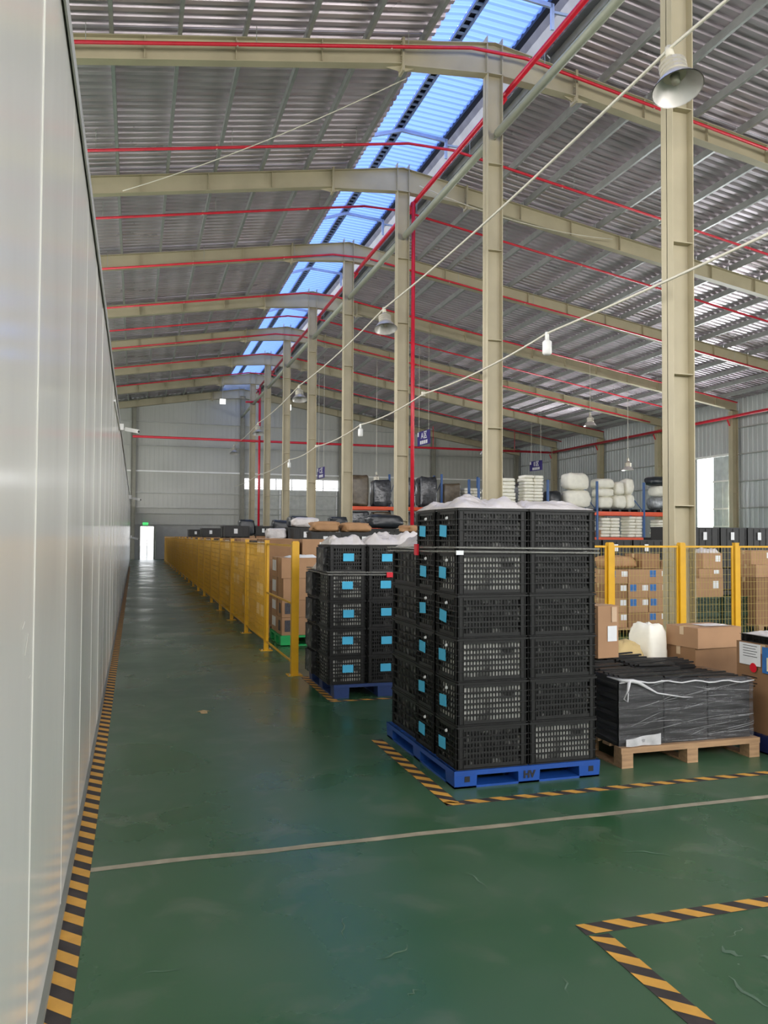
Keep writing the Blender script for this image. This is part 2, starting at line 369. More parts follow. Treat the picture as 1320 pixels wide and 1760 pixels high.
# wall columns
for i, y in enumerate([Y0+SP*k for k in range(2, 8)]):
    hcol('wall_column', 'beige steel column against the right side wall, %s from the far corner' % ORD[5-i], XR-.3, y, zr(XR)-.42, .34, .28)
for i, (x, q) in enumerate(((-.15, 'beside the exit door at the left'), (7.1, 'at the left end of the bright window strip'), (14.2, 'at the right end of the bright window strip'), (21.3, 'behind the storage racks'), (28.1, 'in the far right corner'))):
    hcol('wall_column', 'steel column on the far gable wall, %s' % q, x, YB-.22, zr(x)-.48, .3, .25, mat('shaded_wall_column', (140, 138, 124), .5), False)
# walls
wb = struct(bpy.data.objects.new('wall_back', None)); S.collection.objects.link(wb)
def cladding(xa, xb, za, zb, y, name='cladding_sheet', mm=wallm):
    b_ = MB(); nr = max(1, int((xb-xa)/.3)); p = (xb-xa)/nr
    f_ = lambda x: min(zb, zr(x)+.26) if zb > 7.5 else zb
    for i in range(nr):
        x = xa+i*p
        pr = [(x, 0), (x+p*.4, 0), (x+p*.5, .006), (x+p*.9, .006), (x+p, 0)]
        for q in range(4):
            (x1, d1), (x2, d2) = pr[q], pr[q+1]
            b_.quad((x1, y+d1, za), (x2, y+d2, za), (x2, y+d2, f_(x2)), (x1, y+d1, f_(x1)))
    return b_.ob(name, mm, wb)
wx0, wx1, wz0, wz1 = 7.25, 14.05, 4.85, 5.65
# vertical runs of sheet between columns; bright strip window left open behind frosted panes
for xa, xb in ((XL, -.15), (-.15, 3.5), (3.5, 7.1), (14.2, 17.8), (17.8, 21.3), (21.3, 25), (25, XR)): cladding(xa, xb, 2.35, 12.5, YB)
cladding(7.1, 14.2, wz1, 12.5, YB); cladding(7.1, 14.2, 2.35, wz0, YB, mm=mat('lighter_wall_sheet', (178, 180, 172), .5))
dx0, dx1 = .36, 1.22
MB().box(XL, dx0, YB, YB+.2, 0, 2.35).ob('plinth_wall', plaster, wb); MB().box(dx1, XR, YB, YB+.2, 0, 2.35).ob('plinth_wall', plaster, wb); MB().box(dx0, dx1, YB, YB+.2, 2.2, 2.35).ob('plinth_wall', plaster, wb)
for z, r_ in ((9.3, .05), (7.7, .04), (5.95, .1), (4.5, .06), (3.5, .06), (3.1, .05), (2.36, .04)):
    g_ = MB()
    xa = -1.5; g_.box(xa, XR-.3, YB-.14, YB-.02, z-r_/2, z+r_/2); g_.ob('girt', girtm if z != 5.95 else white, wb)
MB().box(4.6, 9.0, YB+.02, YB+.06, 11.2, 13.3).ob('vent_end_sheet', wallm, wb)
# strip window
win = struct(bpy.data.objects.new('window_1', None)); S.collection.objects.link(win); win.location = (0, YB, 0)
for i in range(6):
    x = wx0+(wx1-wx0)*i/6; MB().box(x+.02, x+(wx1-wx0)/6-.02, .02, .03, wz0+.03, wz1-.03).ob('pane', glow, win)
b_ = MB().box(wx0, wx1, -.02, .05, wz0-.05, wz0+.03).box(wx0, wx1, -.02, .05, wz1-.03, wz1+.04).box(wx0, wx1, 0, .04, 5.0, 5.04)
for i in range(7): x = wx0+(wx1-wx0)*i/6; b_.box(x-.03, x+.03, -.02, .05, wz0, wz1)
b_.ob('window_frame', white, win)
# pale strip doors under the window
for x in (9.8, 13.9): MB().box(x-.04, x+.04, YB-.12, YB-.05, 2.4, wz0).ob('door_edge', white, wb)
# exit door
dr = struct(bpy.data.objects.new('door_1', None)); S.collection.objects.link(dr); dr.location = (0, YB, 0)
for i in range(5):
    for q in range(2):
        z0 = .03+i*.43; x0 = dx0+.03+q*.41
        MB().box(x0, x0+.38, .06, .075, z0, z0+.41).ob('pane', glow, dr)
MB().box(dx0-.06, dx0, -.03, .08, 0, 2.24).box(dx1, dx1+.06, -.03, .08, 0, 2.24).box(dx0-.06, dx1+.06, -.03, .08, 2.2, 2.26).box((dx0+dx1)/2-.015, (dx0+dx1)/2+.015, .04, .09, 0, 2.2).ob('door_frame', girtm, dr)
MB().box(dx1+.1, dx1+.14, -.75, -.02, .05, 2.1).ob('door_leaf', mat('door_leaf', (120, 130, 110), .5), dr)
es = thing('exit_sign', 'small lit green exit sign above the bright far door', 'sign', (.68, YB-.05, 2.3)); MB().box(-.18, .18, -.02, .02, 0, .15).ob('sign_body', exitg, es)
# right side wall with tall door opening
wr = struct(bpy.data.objects.new('wall_right', None)); S.collection.objects.link(wr)
def rclad(ya, yb, za, zb, mm=wallm):
    b_ = MB(); nr = max(1, int((yb-ya)/.3)); p = (yb-ya)/nr
    for i in range(nr):
        y = ya+i*p; pr = [(y, 0), (y+p*.4, 0), (y+p*.5, .03), (y+p*.9, .03), (y+p, 0)]
        for q in range(4):
            (y1, d1), (y2, d2) = pr[q], pr[q+1]; b_.quad((XR+d1, y1, za), (XR+d2, y2, za), (XR+d2, y2, zb), (XR+d1, y1, zb))
    return b_.ob('cladding_sheet', mm, wr)
for ya, yb in ((21.3, 27.3), (27.3, 33.3), (39.3, 45.3), (45.3, 51.3), (51.3, YB)): rclad(ya, yb, 0, 8.7, mat('pale_side_wall_sheet', (178, 182, 180), .5, .1, var=.06, scale=.5))
side = M['pale_side_wall_sheet']; rclad(-2.7, 21.3, 6.4, 8.7, side)  # out of view, left open below for the added right fill
rclad(33.3, 39.3, 5.8, 8.7, side); rclad(36.4, 39.3, 0, 5.8, side)
rd = struct(bpy.data.objects.new('door_2', None)); S.collection.objects.link(rd); rd.location = (XR, 34.3, 0)
b_ = MB()
for i in range(8): b_.box(-.06 if i % 2 else -.04, 0, -1+i*.22, -1+i*.22+.22, 0, 5.75)
b_.ob('sliding_leaf', mat('sliding_door_sheet', (190, 196, 196), .5), rd)
for z in (2.2, 3.1, 4.5): MB().box(-.1, -.06, -1, .78, z-.04, z+.04).ob('door_rail', white, rd)
MB().box(-.12, -.02, -1, 2.2, 5.76, 5.86).ob('door_track', white, rd)
for z, r_ in ((7.05, .05), (5.75, .05), (4.4, .05), (3.1, .05)):
    MB().box(XR-.12, XR-.02, 21.4, 33.2, z-r_/2, z+r_/2).ob('girt', girtm, wr); MB().box(XR-.12, XR-.02, 36.5, YB, z-r_/2, z+r_/2).ob('girt', girtm, wr)
# left partition of glossy sandwich panels
wl_ = struct(bpy.data.objects.new('wall_left', None)); S.collection.objects.link(wl_)
PW = 1.15; HP = 3.56
pmx = MB(); pmx.box(-.36, -.28, .004, PW-.004, 0, HP); pmx = pmx.mesh('wall_panel', panelm)
jm = MB().box(-.34, -.2797, -.005, .005, .02, HP-.03).mesh('panel_joint', jointm)
y = 2.6-PW*4; q = 0
while y < 56.5:
    o = put('wall_panel', pmx, wl_, (.0006*math.sin(q*2.3), y, 0)); o.rotation_euler = (0, .0006*math.sin(q*1.7), .0008*math.sin(q*3.1))
    put('panel_joint', jm, wl_, (.0012, y, 0)); y += PW; q += 1
yend = y
struct(MB().box(-.375, -.265, 2.6-PW*4, yend, HP, HP+.03).box(-.27, -.262, 2.6-PW*4, yend, HP-.05, HP+.03).ob('trim_1', mat('partition_cap_trim', (168, 168, 160), .4)))
struct(MB().box(-.285, -.262, 2.6-PW*4, yend, 0, .035).ob('baseboard_left', mat('partition_kick', (120, 122, 112), .5)))
# ------------------------------------------------------------------ pipes and tie tubes
def rpipe(Y, dz, label, r=.035, x0=-2.5, x1=27.5):
    pts = [(x0, Y, zr(x0)-dz), (XC-.6, Y, zr(XC)-dz-.06), (XC+.6, Y, zr(XC)-dz-.06), (x1, Y, zr(x1)-dz)]
    t_ = thing('sprinkler_pipe', label, 'pipe'); MB().tube(pts, r).ob('pipe_run', redp, t_, True)
    x = x0+1.2; hm_ = MB().tube([(0, 0, -.03), (0, 0, .09)], .02, 6).mesh('sprinkler_head', mat('brass_head', (200, 190, 170), .4, .5)); rm_ = MB().tube([(0, 0, 0), (0, 0, dz+.1)], .007, 5).mesh('hanger_rod', girtm)
    while x < x1: z = zr(x)-dz; put('sprinkler_head', hm_, t_, (x, Y, z)); put('hanger_rod', rm_, t_, (x+.35, Y, zr(x+.35)-dz)); x += 3.0
    return t_
for i, (Y, dz) in enumerate(((15.02, .27), (19.0, .38), (23.1, .36), (27.1, .48), (32.2, .36), (35.8, .36), (39.1, .38), (43.8, .36), (49.0, .38))):
    rpipe(Y, dz, 'thin red sprinkler pipe under the roof, %s from the camera%s' % (ORD[i], ', along a rafter' if i == 0 else ''))
t_ = thing('main_fire_pipe', 'thick red main pipe running lengthwise just right of the ridge', 'pipe')
MB().tube([(7.36, -2, 10.95), (7.36, 50.7, 10.95)], .06, 10).ob('pipe_run', redp, t_, True)
for k in range(8):
    y = Y0+SP*k+.2; MB().box(7.15 if k else 7.3, 7.42, y, y+.05, 10.86, 10.9).bar((7.2 if k else 7.32, y+.02, 10.6), (7.4, y+.02, 10.88), .03, .05).ob('bracket', redp, t_)
t_ = thing('red_riser_pipe', 'red vertical pipe running down the third column', 'pipe')
MB().tube([(7.27, 21.14, 10.85), (7.27, 21.14, .0)], .055, 10).ob('pipe_run', redp, t_, True)
MB().tube([(7.27, 21.14, 10.85), (7.29, 21.3, 10.9)], .06, 8).ob('elbow', redp, t_, True)
t_ = thing('red_riser_pipe', 'red vertical pipe beside the farthest free standing column', 'pipe')
MB().tube([(7.38, 50.9, 10.9), (7.38, 50.9, 0)], .07, 10).ob('pipe_run', redp, t_, True)
MB().tube([(7.38, 50.9, 10.0), (6.5, 50.9, 9.95)], .06, 8).ob('branch', redp, t_, True)
t_ = thing('cross_fire_pipe', 'long red pipe crossing the hall high in front of the far gable wall', 'pipe')
MB().tube([(-.2, 51.1, 7.55), (27.85, 51.1, 7.55)], .075, 10).ob('pipe_run', redp, t_, True)
for x in (13, 19, 25): MB().tube([(x, 51, 7.5), (x, 51, 9.0)], .02, 6).ob('hanger', redp, t_)
t_ = thing('side_fire_pipe', 'long red pipe along the top of the right side wall', 'pipe')
MB().tube([(27.85, 50.8, 7.55), (27.85, 8, 7.55)], .075, 10).ob('pipe_run', redp, t_, True)
for k in range(2, 8): MB().bar((27.85, Y0+SP*k, 7.45), (27.98, Y0+SP*k, 7.15), .05, .05).ob('bracket', redp, t_)
tubem = mat('grey_green_tie_tube', (150, 152, 134), .45, var=.06)
for k in range(-1, 8):
    a = Y0+SP*k+.1; b2 = Y0+SP*(k+1)-.1
    t_ = thing('tie_tube', 'grey green round tie tube between the %s' % (['nearest column and the one behind the camera', 'nearest and second columns', 'second and third columns', 'third and fourth columns', 'fourth and fifth columns', 'fifth and sixth columns', 'sixth and seventh columns', 'seventh and eighth columns', 'farthest column and the gable wall'][k+1]), 'tube', (XC, 0, 9.9))
    MB().tube([(.02, a+.1, 0), (.02, b2-.1, 0)], .085, 12).ob('tube_body', tubem, t_, True); MB().box(.0, .03, a-.06, a+.2, -.07, .07).box(.0, .03, b2-.2, b2+.06, -.07, .07).ob('end_plate', tubem, t_)
# ------------------------------------------------------------------ cables and lamps
def sag(a, b, s, n_=14):
    a = Vector(a); b = Vector(b); return [a.lerp(b, i/n_)-Vector((0, 0, s*4*(i/n_)*(1-i/n_))) for i in range(n_+1)]
LX, LZ = 6.24, 7.6
LY = [8.44, 20.5, 32.2, 43.6, 54.6]
lampn = ['nearest, in front of the nearest column', 'second from the camera, left of the third column', 'third from the camera, along the cable', 'fourth from the camera, beside the far red riser', 'farthest, before the gable wall']
def highbay(label, loc, group=None):
    t_ = thing('high_bay_lamp', label, 'lamp', loc)
    b_ = MB(); pr = [(.31, -.56), (.30, -.545), (.235, -.46), (.15, -.36)]
    b_.tube([(0, 0, z) for _, z in pr], [r for r, _ in pr], 28, caps=False); b_.tube([(0, 0, z) for _, z in pr[::-1]], [max(.01, r-.012) for r, _ in pr[::-1]], 28, caps=False); b_.ob('reflector', alum, t_, True)
    b_ = MB(); pr = [(.15, -.36), (.165, -.35), (.165, -.31), (.15, -.30), (.165, -.29), (.165, -.25), (.15, -.24), (.165, -.23), (.165, -.19), (.11, -.15), (.06, -.10), (.03, -.05)]
    b_.tube([(0, 0, z) for _, z in pr], [r for r, _ in pr], 20); b_.ob('housing', lampb, t_, False)
    MB().tube([(0, 0, -.06), (0, 0, .08)], [.055, .045], 10).ob('hanging_box', cable, t_, True)
    MB().tube([(0, 0, -.47), (0, 0, -.36)], [.05, .06], 12).ob('bulb', lampb, t_, True)
    return t_
for i, y in enumerate(LY): highbay('aluminium high bay lamp, '+lampn[i], (LX, y, LZ)).rotation_euler.x = -.28
ct = thing('power_cable', 'cream cable that carries the row of high bay lamps', 'cable')
pts = [(LX, -1.5, 7.85)]
ys = [-2.5]+LY+[57.1]
pp = []
for a, b2 in zip(ys[:-1], ys[1:]): pp += sag((LX, a, LZ+.05), (LX, b2, LZ+.05), .12)[:-1]
pp.append(Vector((LX, ys[-1], LZ+.05)))
MB().tube(pp, .022, 6).ob('cable_run', cable, ct, True)
BX, BZ = 6.6, 5.04; BY = [12.24, 24.1, 36.2]
bj = [18.4]
ct = thing('bulb_cable', 'lower cream cable carrying three bare white bulbs', 'cable')
pp = []; ys = [0.5, 12.24, 18.4, 24.1, 30.5, 36.2, 46, 57.1]
for a, b2 in zip(ys[:-1], ys[1:]): pp += sag((BX, a, BZ), (BX, b2, BZ), .10)[:-1]
pp.append(Vector((BX, ys[-1], BZ)))
MB().tube(pp, .018, 6).ob('cable_run', cable, ct, True)
for y in (18.4, 30.5): MB().tube([(BX, y, BZ-.05), (BX, y, BZ+.05)], .05, 8).ob('junction', cable, ct, True)
for i, y in enumerate(BY):
    t_ = thing('led_bulb', 'white cylindrical bulb hanging on the lower cable, %s from the camera' % ORD[i], 'bulb', (BX, y, BZ))
    MB().tube([(0, 0, .02), (0, 0, -.12)], .035, 10).ob('socket', white, t_, True)
    MB().tube([(0, 0, -.12), (0, 0, -.15), (0, 0, -.34), (0, 0, -.37)], [.05, .078, .078, .05], 14).ob('bulb_shell', white, t_, True)
for i, (x, y, z) in enumerate([(13.5, 30, 5.5), (20, 33, 7.3), (24, 36, 5.6), (12.4, 42, 5.0)]):
    t_ = highbay('small distant high bay lamp, %s' % ['over the dark wrapped goods', 'under a rafter near the right wall', 'high above the white sacks', 'near the hanging sign'][i], (x, y, z))
    MB().tube([(0, 0, .05), (0, 0, zr(x)+.2-z)], .01, 5).ob('hanging_wire', cable, t_)
# thin brace wires under the roof
def wire(label, a, b2, s=.15, r=.012): t_ = thing('brace_wire', label, 'wire'); MB().tube(sag(a, b2, s, 10), r, 5).ob('wire_run', cable, t_, True)
wire('pale thin wire slanting up under the left roof slope in the second bay', (-.4, 20.9, 10.1), (5.2, 15.6, 11.0))
wire('pale thin wire looping along the right slope of the second bay', (7.4, 21.0, 11.3), (13.5, 21.0, 10.5), .25)
# surveillance cameras on the partition
def cctv(label, y, z, sc=1, x=-.28):
    t_ = thing('security_camera', label, 'camera', (x, y, z)); t_.scale = (sc, sc, sc)
    MB().box(0, .1, -.09, .09, -.07, .07).ob('mount_box', white, t_)
    MB().tube([(.08, 0, -.02), (.16, -.03, -.06), (.2, -.05, -.05)], .02, 8).ob('arm', white, t_, True)
    MB().bar((.15, -.02, -.04), (.42, -.16, -.1), .09, .085).ob('camera_body', white, t_)
    MB().tube([(.42, -.16, -.1), (.43, -.165, -.102)], .03, 10).ob('lens', blk, t_); return t_
cctv('white security camera on the top edge of the left partition, nearest one', 14.4, 3.42, .75)
cctv('white security camera farther along the left partition', 38, 3.3, 1.2)
cctv('small white camera low on the far end of the partition', 50, 1.5, 1.2)
for (y_, z_, ln_, tl) in ((2.35, 1.36, .05, .3), (2.42, 1.30, .06, .9), (2.5, 1.2, .04, .1)):
    MB().bar((-.2785, y_-ln_/2, z_-ln_*tl/2), (-.2785, y_+ln_/2, z_+ln_*tl/2), .001, .004).ob('wall_scuff', jointm, wl_)
t_ = thing('conduit', 'thin white pipe run along the left partition to the camera', 'pipe'); MB().tube([(-.265, 10.8, 3.3), (-.265, 14.35, 3.38)], .014, 6).ob('pipe_run', white, t_)
# small floodlights far off
for i, (x, y, z) in enumerate(((5.0, 50, 9.75), (8.1, 45, 8.8))):
    t_ = thing('floodlight', ['small white floodlight far off just left of the ridge columns', 'small white floodlight far off between the columns'][i], 'lamp', (x, y, z)); MB().box(-.17, .17, -.05, .05, -.15, .15).ob('lamp_head', emi('lit_floodlight', (255, 255, 250), 1.3), t_)
    MB().bar((0, .06, .1), (0, .06, zr(x)-z), .03, .03).ob('bracket', girtm, t_)
# hanging signs
def sign(label, loc, sc, ch, rz):
    t_ = thing('zone_sign', label, 'sign', loc, rz)
    MB().box(-.65*sc, .65*sc, -.012, .012, -.3*sc, .3*sc).ob('sign_board', signm, t_)
    MB().box(-.63*sc, -.5*sc, -.02, -.013, .1*sc, .28*sc).ob('corner_patch', white, t_)
    cu = bpy.data.curves.new('lettering', 'FONT'); cu.body = ch; cu.size = .34*sc; cu.align_x = 'CENTER'; cu.align_y = 'CENTER'; cu.extrude = .002; cu.offset = .006; cu.space_character = 1.25
    tmp = bpy.data.objects.new('tmp', cu); S.collection.objects.link(tmp); dg = bpy.context.evaluated_depsgraph_get()
    me = bpy.data.meshes.new_from_object(tmp.evaluated_get(dg)); bpy.data.objects.remove(tmp)
    me.materials.clear(); me.materials.append(white)
    o_ = put('lettering', me, t_, (.05*sc, -.016, .1*sc)); o_.rotation_euler = (math.pi/2, 0, 0)
    b_ = MB()
    for i in range(4): b_.box((-.36+i*.2)*sc, (-.36+i*.2+.16)*sc, -.016, -.012, -.25*sc, -.1*sc)
    b_.ob('small_lettering', white, t_)
    b_ = MB()
    for sx_ in (-.5, .5): b_.tube([(sx_*sc, 0, .3*sc), (sx_*sc, 0, zr(loc[0])+.2-loc[2])], .008, 5)
    b_.ob('hanging_wire', cable, t_)
sign('purple blue hanging zone sign reading A, right of the third column', (12.8, 35.6, 6.2), 1.1, 'A区', -1.5)
sign('purple blue hanging zone sign reading E, above the white sack stacks', (23.5, 45.0, 6.0), 1.0, 'E区', -1.45)
sign('small purple blue hanging zone sign between the fourth and fifth columns', (9.8, 44.0, 5.1), 1.0, 'C区', -1.5)
# ------------------------------------------------------------------ floor marking
def hazard(label, a, b2, w_=.09, flip=1):
    a = Vector((*a, 0)); b2 = Vector((*b2, 0)); L = (b2-a).length; ang = math.atan2(b2.y-a.y, b2.x-a.x)
    m_ = MB(); m_.box(0, L, -w_/2, w_/2, .0005, .002); m_.cur = 1; x = .0; p = .165
    while x < L-.01:
        s_ = w_/2*flip
        xs = [(x-s_, -w_/2), (x-s_+p/2, -w_/2), (x+s_+p/2, w_/2), (x+s_, w_/2)]
        m_.quad(*[(min(L, max(0, q[0])), q[1], .0028) for q in xs]); x += p
    o_ = m_.ob('hazard_tape', [tapeb, tapey], None, loc=a, rz=ang); return tag(o_, label, 'tape')
hazard('black and yellow striped floor tape along the foot of the left partition', (-.222, -.5), (-.222, 44), .085, 1)
hazard('striped floor tape left of the tall crate pallet', (1.845, 4.585), (1.845, 6.2), .09, 1)
hazard('striped floor tape in front of the tall crate pallet', (1.8, 4.6), (6.5, 4.6), .07, -1)
hazard('striped floor tape of the nearest bay, arm running to the right', (1.76, 2.985), (4.5, 2.985), .085, -1)
hazard('striped floor tape of the nearest bay, arm running toward the camera', (1.81, 2.93), (1.81, 1.0), .09, 1)
hazard('striped floor tape left of the second crate pallet', (1.87, 7.78), (1.87, 9.2), .09, 1)
hazard('striped floor tape in front of the second crate pallet', (1.83, 7.74), (3.6, 7.74), .06, -1)
t_ = MB().quad((-.075, .0, 0), (0, .075, 0), (.0, .03, 0), (.09, .03, 0), (.09, -.03, 0), (0, -.03, 0), (0, -.075, 0)).ob('floor_arrow', arrowm, None, loc=(.62, 7.6, .003), rz=-1.57)
tag(t_, 'small tan arrow sticker on the green aisle floor', 'sticker')
t_ = MB().quad((-.06, -.04, 0), (.06, -.04, 0), (.06, .04, 0), (-.06, .04, 0)).ob('floor_patch', arrowm, None, loc=(.72, 16.2, .003)); tag(t_, 'tiny tan patch on the far aisle floor', 'sticker')
# ------------------------------------------------------------------ yellow fence
FX, FY, FH = 1.78, 9.33, 1.53
post_m = MB().box(-.025, .025, -.025, .025, 0, FH).mesh('post_tube', yel)
post_w = MB().box(-.031, .031, -.031, .031, 0, FH).mesh('post_tube', yel); post_c = MB().box(-.041, .041, -.041, .041, 0, FH).mesh('post_tube', yel)
foot_m = MB().box(-.085, .085, -.085, .085, 0, .008).mesh('foot_plate', yel)
bolt_m = MB().tube([(-.065, -.065, .008), (-.065, -.065, .025)], .008, 6).tube([(.065, .065, .008), (.065, .065, .025)], .008, 6).mesh('anchor_bolt', girtm)
cap_m = MB().box(-.034, .034, -.034, .034, FH, FH+.012).mesh('post_cap', yel)
def post(x, y, par):
    t_ = put('fence_post', post_c if (x == 0 and y == 0) or abs(x-5.87) < .01 or abs(x-6.955) < .01 else post_w, par, (x, y, 0)); put('foot_plate', foot_m, t_); put('anchor_bolt', bolt_m, t_); put('post_cap', cap_m, t_); return t_
wirem = mat('pale_yellow_wire', (176, 156, 84), .5, var=.1)
def panel_meshes(L, mid=False, mesh=True, zlo=.12, wt=.0018, wm=None):
    f_ = MB(); zt = FH-.03
    f_.box(0, .02, -.01, .01, zlo, zt).box(L-.02, L, -.01, .01, zlo, zt); f_.box(0, L, -.012, .012, zt-.025, zt).box(0, L, -.01, .01, zlo, zlo+.02)
    if mid: f_.box(0, L, -.01, .01, .8, .82)
    w_ = MB()
    if mesh:
        x = .05
        while x < L-.03: w_.box(x-wt, x+wt, -.002, .002, zlo, zt); x += .05
        z = zlo+.09
        while z < zt-.02: w_.box(0, L, .002, .0055, z-wt, z+wt); z += .1
    return f_.mesh('panel_frame', yel), (w_.mesh('wire_mesh', wm or yel) if mesh else None)
NP = 20; PL = 2.12
pa = panel_meshes(PL-.1, True, False); pb = panel_meshes(PL-.1)
af = thing('safety_fence', 'long yellow wire mesh fence running away along the green aisle', 'fence', (FX, FY, 0))
clm = MB().box(-.035, .01, -.012, .012, 1.35, 1.38).box(-.035, .01, -.012, .012, .22, .25).mesh('clamp', yel)
for i in range(NP+1):
    y = i*PL
    post(0, y, af)
    if i < NP:
        me = pa if i == 0 else pb
        t_ = put('fence_panel', me[0], af, (0, y+.05, 0), math.pi/2)
        if i == 0: t_['label'] = 'open frame with a middle rail and no mesh'
        if me[1]: put('wire_mesh', me[1], t_)
        put('clamp', clm, t_)
cf = thing('safety_fence', 'yellow wire mesh cross fence running right, behind the crate pallets', 'fence', (0, FY-.11, 0))
xs = [1.98, 3.9, 5.87, 6.955, 7.83, 8.95, 10.9, 13.0]
for i, x in enumerate(xs):
    if i: post(x, 0, cf)
    if i < len(xs)-1:
        L = xs[i+1]-x-.1; me = panel_meshes(L, wt=.0013, wm=wirem)
        t_ = put('fence_panel', me[0], cf, (x+.05, 0, 0)); put('wire_mesh', me[1], t_)
# ------------------------------------------------------------------ black crates
def crate_parts(lx, ly, h_, coarse=False, pitch=.0222):
    """perforated crate, origin at base centre"""
    b_ = MB(); t_ = .006
    def face(L, T, nx, nz, zl=.03, zt=.035):
        # lattice in local x (0..L) and z, lying at y=0..t
        e = .045
        b_.box(0, e, 0, t_, 0, h_, T); b_.box(L-e, L, 0, t_, 0, h_, T); b_.box(e, L-e, 0, t_, 0, zl, T); b_.box(e, L-e, 0, t_, h_-zt, h_, T)
        p = (L-2*e)/nx; wv = .42*p if nx > 8 else .2*p
        for i in range(1, nx): x = e+i*p; b_.box(x-wv/2, x+wv/2, .001, t_, zl, h_-zt, T)
        pz = (h_-zl-zt)/nz
        for i in range(1, nz): z = zl+i*pz; b_.box(e, L-e, .001, t_-.001, z-.006, z+.006, T)
        for i in range(1, nz, 2 if nx > 8 else 1): z = zl+i*pz; b_.box(0, L, -.008, .002, z-.0028, z+.0028, T)
        b_.box(-.004, L+.004, -.01, t_, h_-.014, h_-.004, T); b_.box(0, L, -.006, 0, .0, .006, T)
        for x in (.012, e-.004, L-e+.002, L-.014): b_.box(x, x+.003, -.006, 0, 0, h_-.02, T)
    nxl = max(4, int((lx-.09)/pitch)) if not coarse else max(4, int(lx/.095)); nyl = 6 if not coarse else 6
    nz = 6 if not coarse else 4
    face(lx, Matrix.Translation((-lx/2, -ly/2, 0)), nxl, nz)
    face(lx, Matrix.Translation((lx/2, ly/2, 0)) @ Matrix.Rotation(math.pi, 4, 'Z'), nxl, nz)
    face(ly, Matrix.Translation((-lx/2, ly/2, 0)) @ Matrix.Rotation(-math.pi/2, 4, 'Z'), nyl, nz)
    face(ly, Matrix.Translation((lx/2, -ly/2, 0)) @ Matrix.Rotation(math.pi/2, 4, 'Z'), nyl, nz)
    b_.box(-lx/2, lx/2, -ly/2, ly/2, 0, .008)
    body = b_.mesh('crate_body', blackp)
    g = MB()
    def fn(u_, v_, top):
        pass
    cx, cy, z0, z1 = lx/2-.016, ly/2-.016, .012, h_-.03
    nn = 14
    def wallf(ax, ay, bx, by, nxn, nyn):
        g.grid(lambda u_, v_: (ax+(bx-ax)*u_-nxn*(.006+.008*noise.noise(Vector((u_*9+ax*3, v_*5, ay*7)))), ay+(by-ay)*u_-nyn*(.006+.008*noise.noise(Vector((u_*9, v_*5+bx, by*7)))), z0+(z1-z0)*v_), nn, 8)
    wallf(-cx, -cy, cx, -cy, 0, -1); wallf(cx, -cy, cx, cy, 1, 0); wallf(cx, cy, -cx, cy, 0, 1); wallf(-cx, cy, -cx, -cy, -1, 0)
    g.grid(lambda u_, v_: (-cx+2*cx*u_, -cy+2*cy*v_, z1+.01*noise.noise(Vector((u_*7, v_*7, 0)))), 10, 10)
    return body, g.mesh('plastic_liner', linerm, True)
CA = crate_parts(.49, .37, .276)
CB = crate_parts(.37, .62, .276, coarse=True)
CC = crate_parts(.37, .5, .274, pitch=.022)
linerd = mat('dark_crate_contents', (24, 24, 24), .35, var=.1, scale=17, bump=.3, bscale=20, c2=(170, 170, 164), pos=(.54, .78))
for c_ in (CB,): c_[1].materials.clear(); c_[1].materials.append(linerd)
linA2 = CA[1].copy(); linA2.materials.clear(); linA2.materials.append(linerd)
lab_s = MB().box(-.0035, 0, -.06, .06, -.038, .038).mesh('blue_label', bluel)
lab_f = MB().box(-.055, .055, -.003, 0, -.038, .038).mesh('blue_label', bluel)
knob = MB().tube([(-.012, 0, 0), (0, 0, 0)], [.008, .013], 10).mesh('white_tab', paper)
def crate(meshes, loc, label, dark=False, lab=None, rz=0, hz=.276, hx=.245):
    t_ = thing('plastic_crate', label, 'crate', loc, rz)
    put('crate_body', meshes[0], t_); put('plastic_liner', linA2 if dark else meshes[1], t_)
    if lab == 's':
        put('blue_label', lab_s, t_, (-hx-.009, random.uniform(.03, .07), .135+random.uniform(-.012, .012))).rotation_euler.x = random.uniform(-.08, .12)
        put('white_tab', knob, t_, (-hx-.003, -.01, .215))
    if lab == 'f': put('blue_label', lab_f, t_, (random.uniform(-.005, .01), -.262, .15+random.uniform(-.008, .008)))
    return t_
lv = ['bottom', 'second from bottom', 'third from bottom', 'third from top', 'second from top', 'top']
CH = .2795; PZ = .112
darks = {(0, 5): 1, (0, 3): 1, (1, 5): 1, (1, 3): 1, (1, 2): 1, (1, 1): 1, (1, 0): 0, (0, 0): 1, (1, 4): 1}
for k in range(6):
    jx = random.uniform(-.004, .004)
    crate(CA, (2.232+jx, 5.055, PZ+CH*k), 'black crate of the tall stack, front left column, %s, with a blue label' % lv[k], bool(darks.get((0, k), 0)), 's')
    crate(CA, (2.742+jx, 5.055, PZ+CH*k), 'black crate of the tall stack, front right column, %s' % lv[k], bool(darks.get((1, k), 0)), None)
    crate(CA, (2.232-jx, 5.475, PZ+CH*k), 'black crate of the tall stack, second row behind on the left, %s' % lv[k], True, 's')
    crate(CA, (2.742-jx, 5.475, PZ+CH*k), 'black crate of the tall stack, second row behind on the right, %s' % lv[k], True, None)
for k in range(5):
    crate(CB, (2.19, 5.985, PZ+CH*k), 'coarse gridded black crate at the back left of the tall stack, %s' % (lv[:3]+lv[4:])[k])
    crate(CB, (2.60, 5.985, PZ+CH*k), 'coarse gridded black crate at the back right of the tall stack, %s' % (lv[:3]+lv[4:])[k])
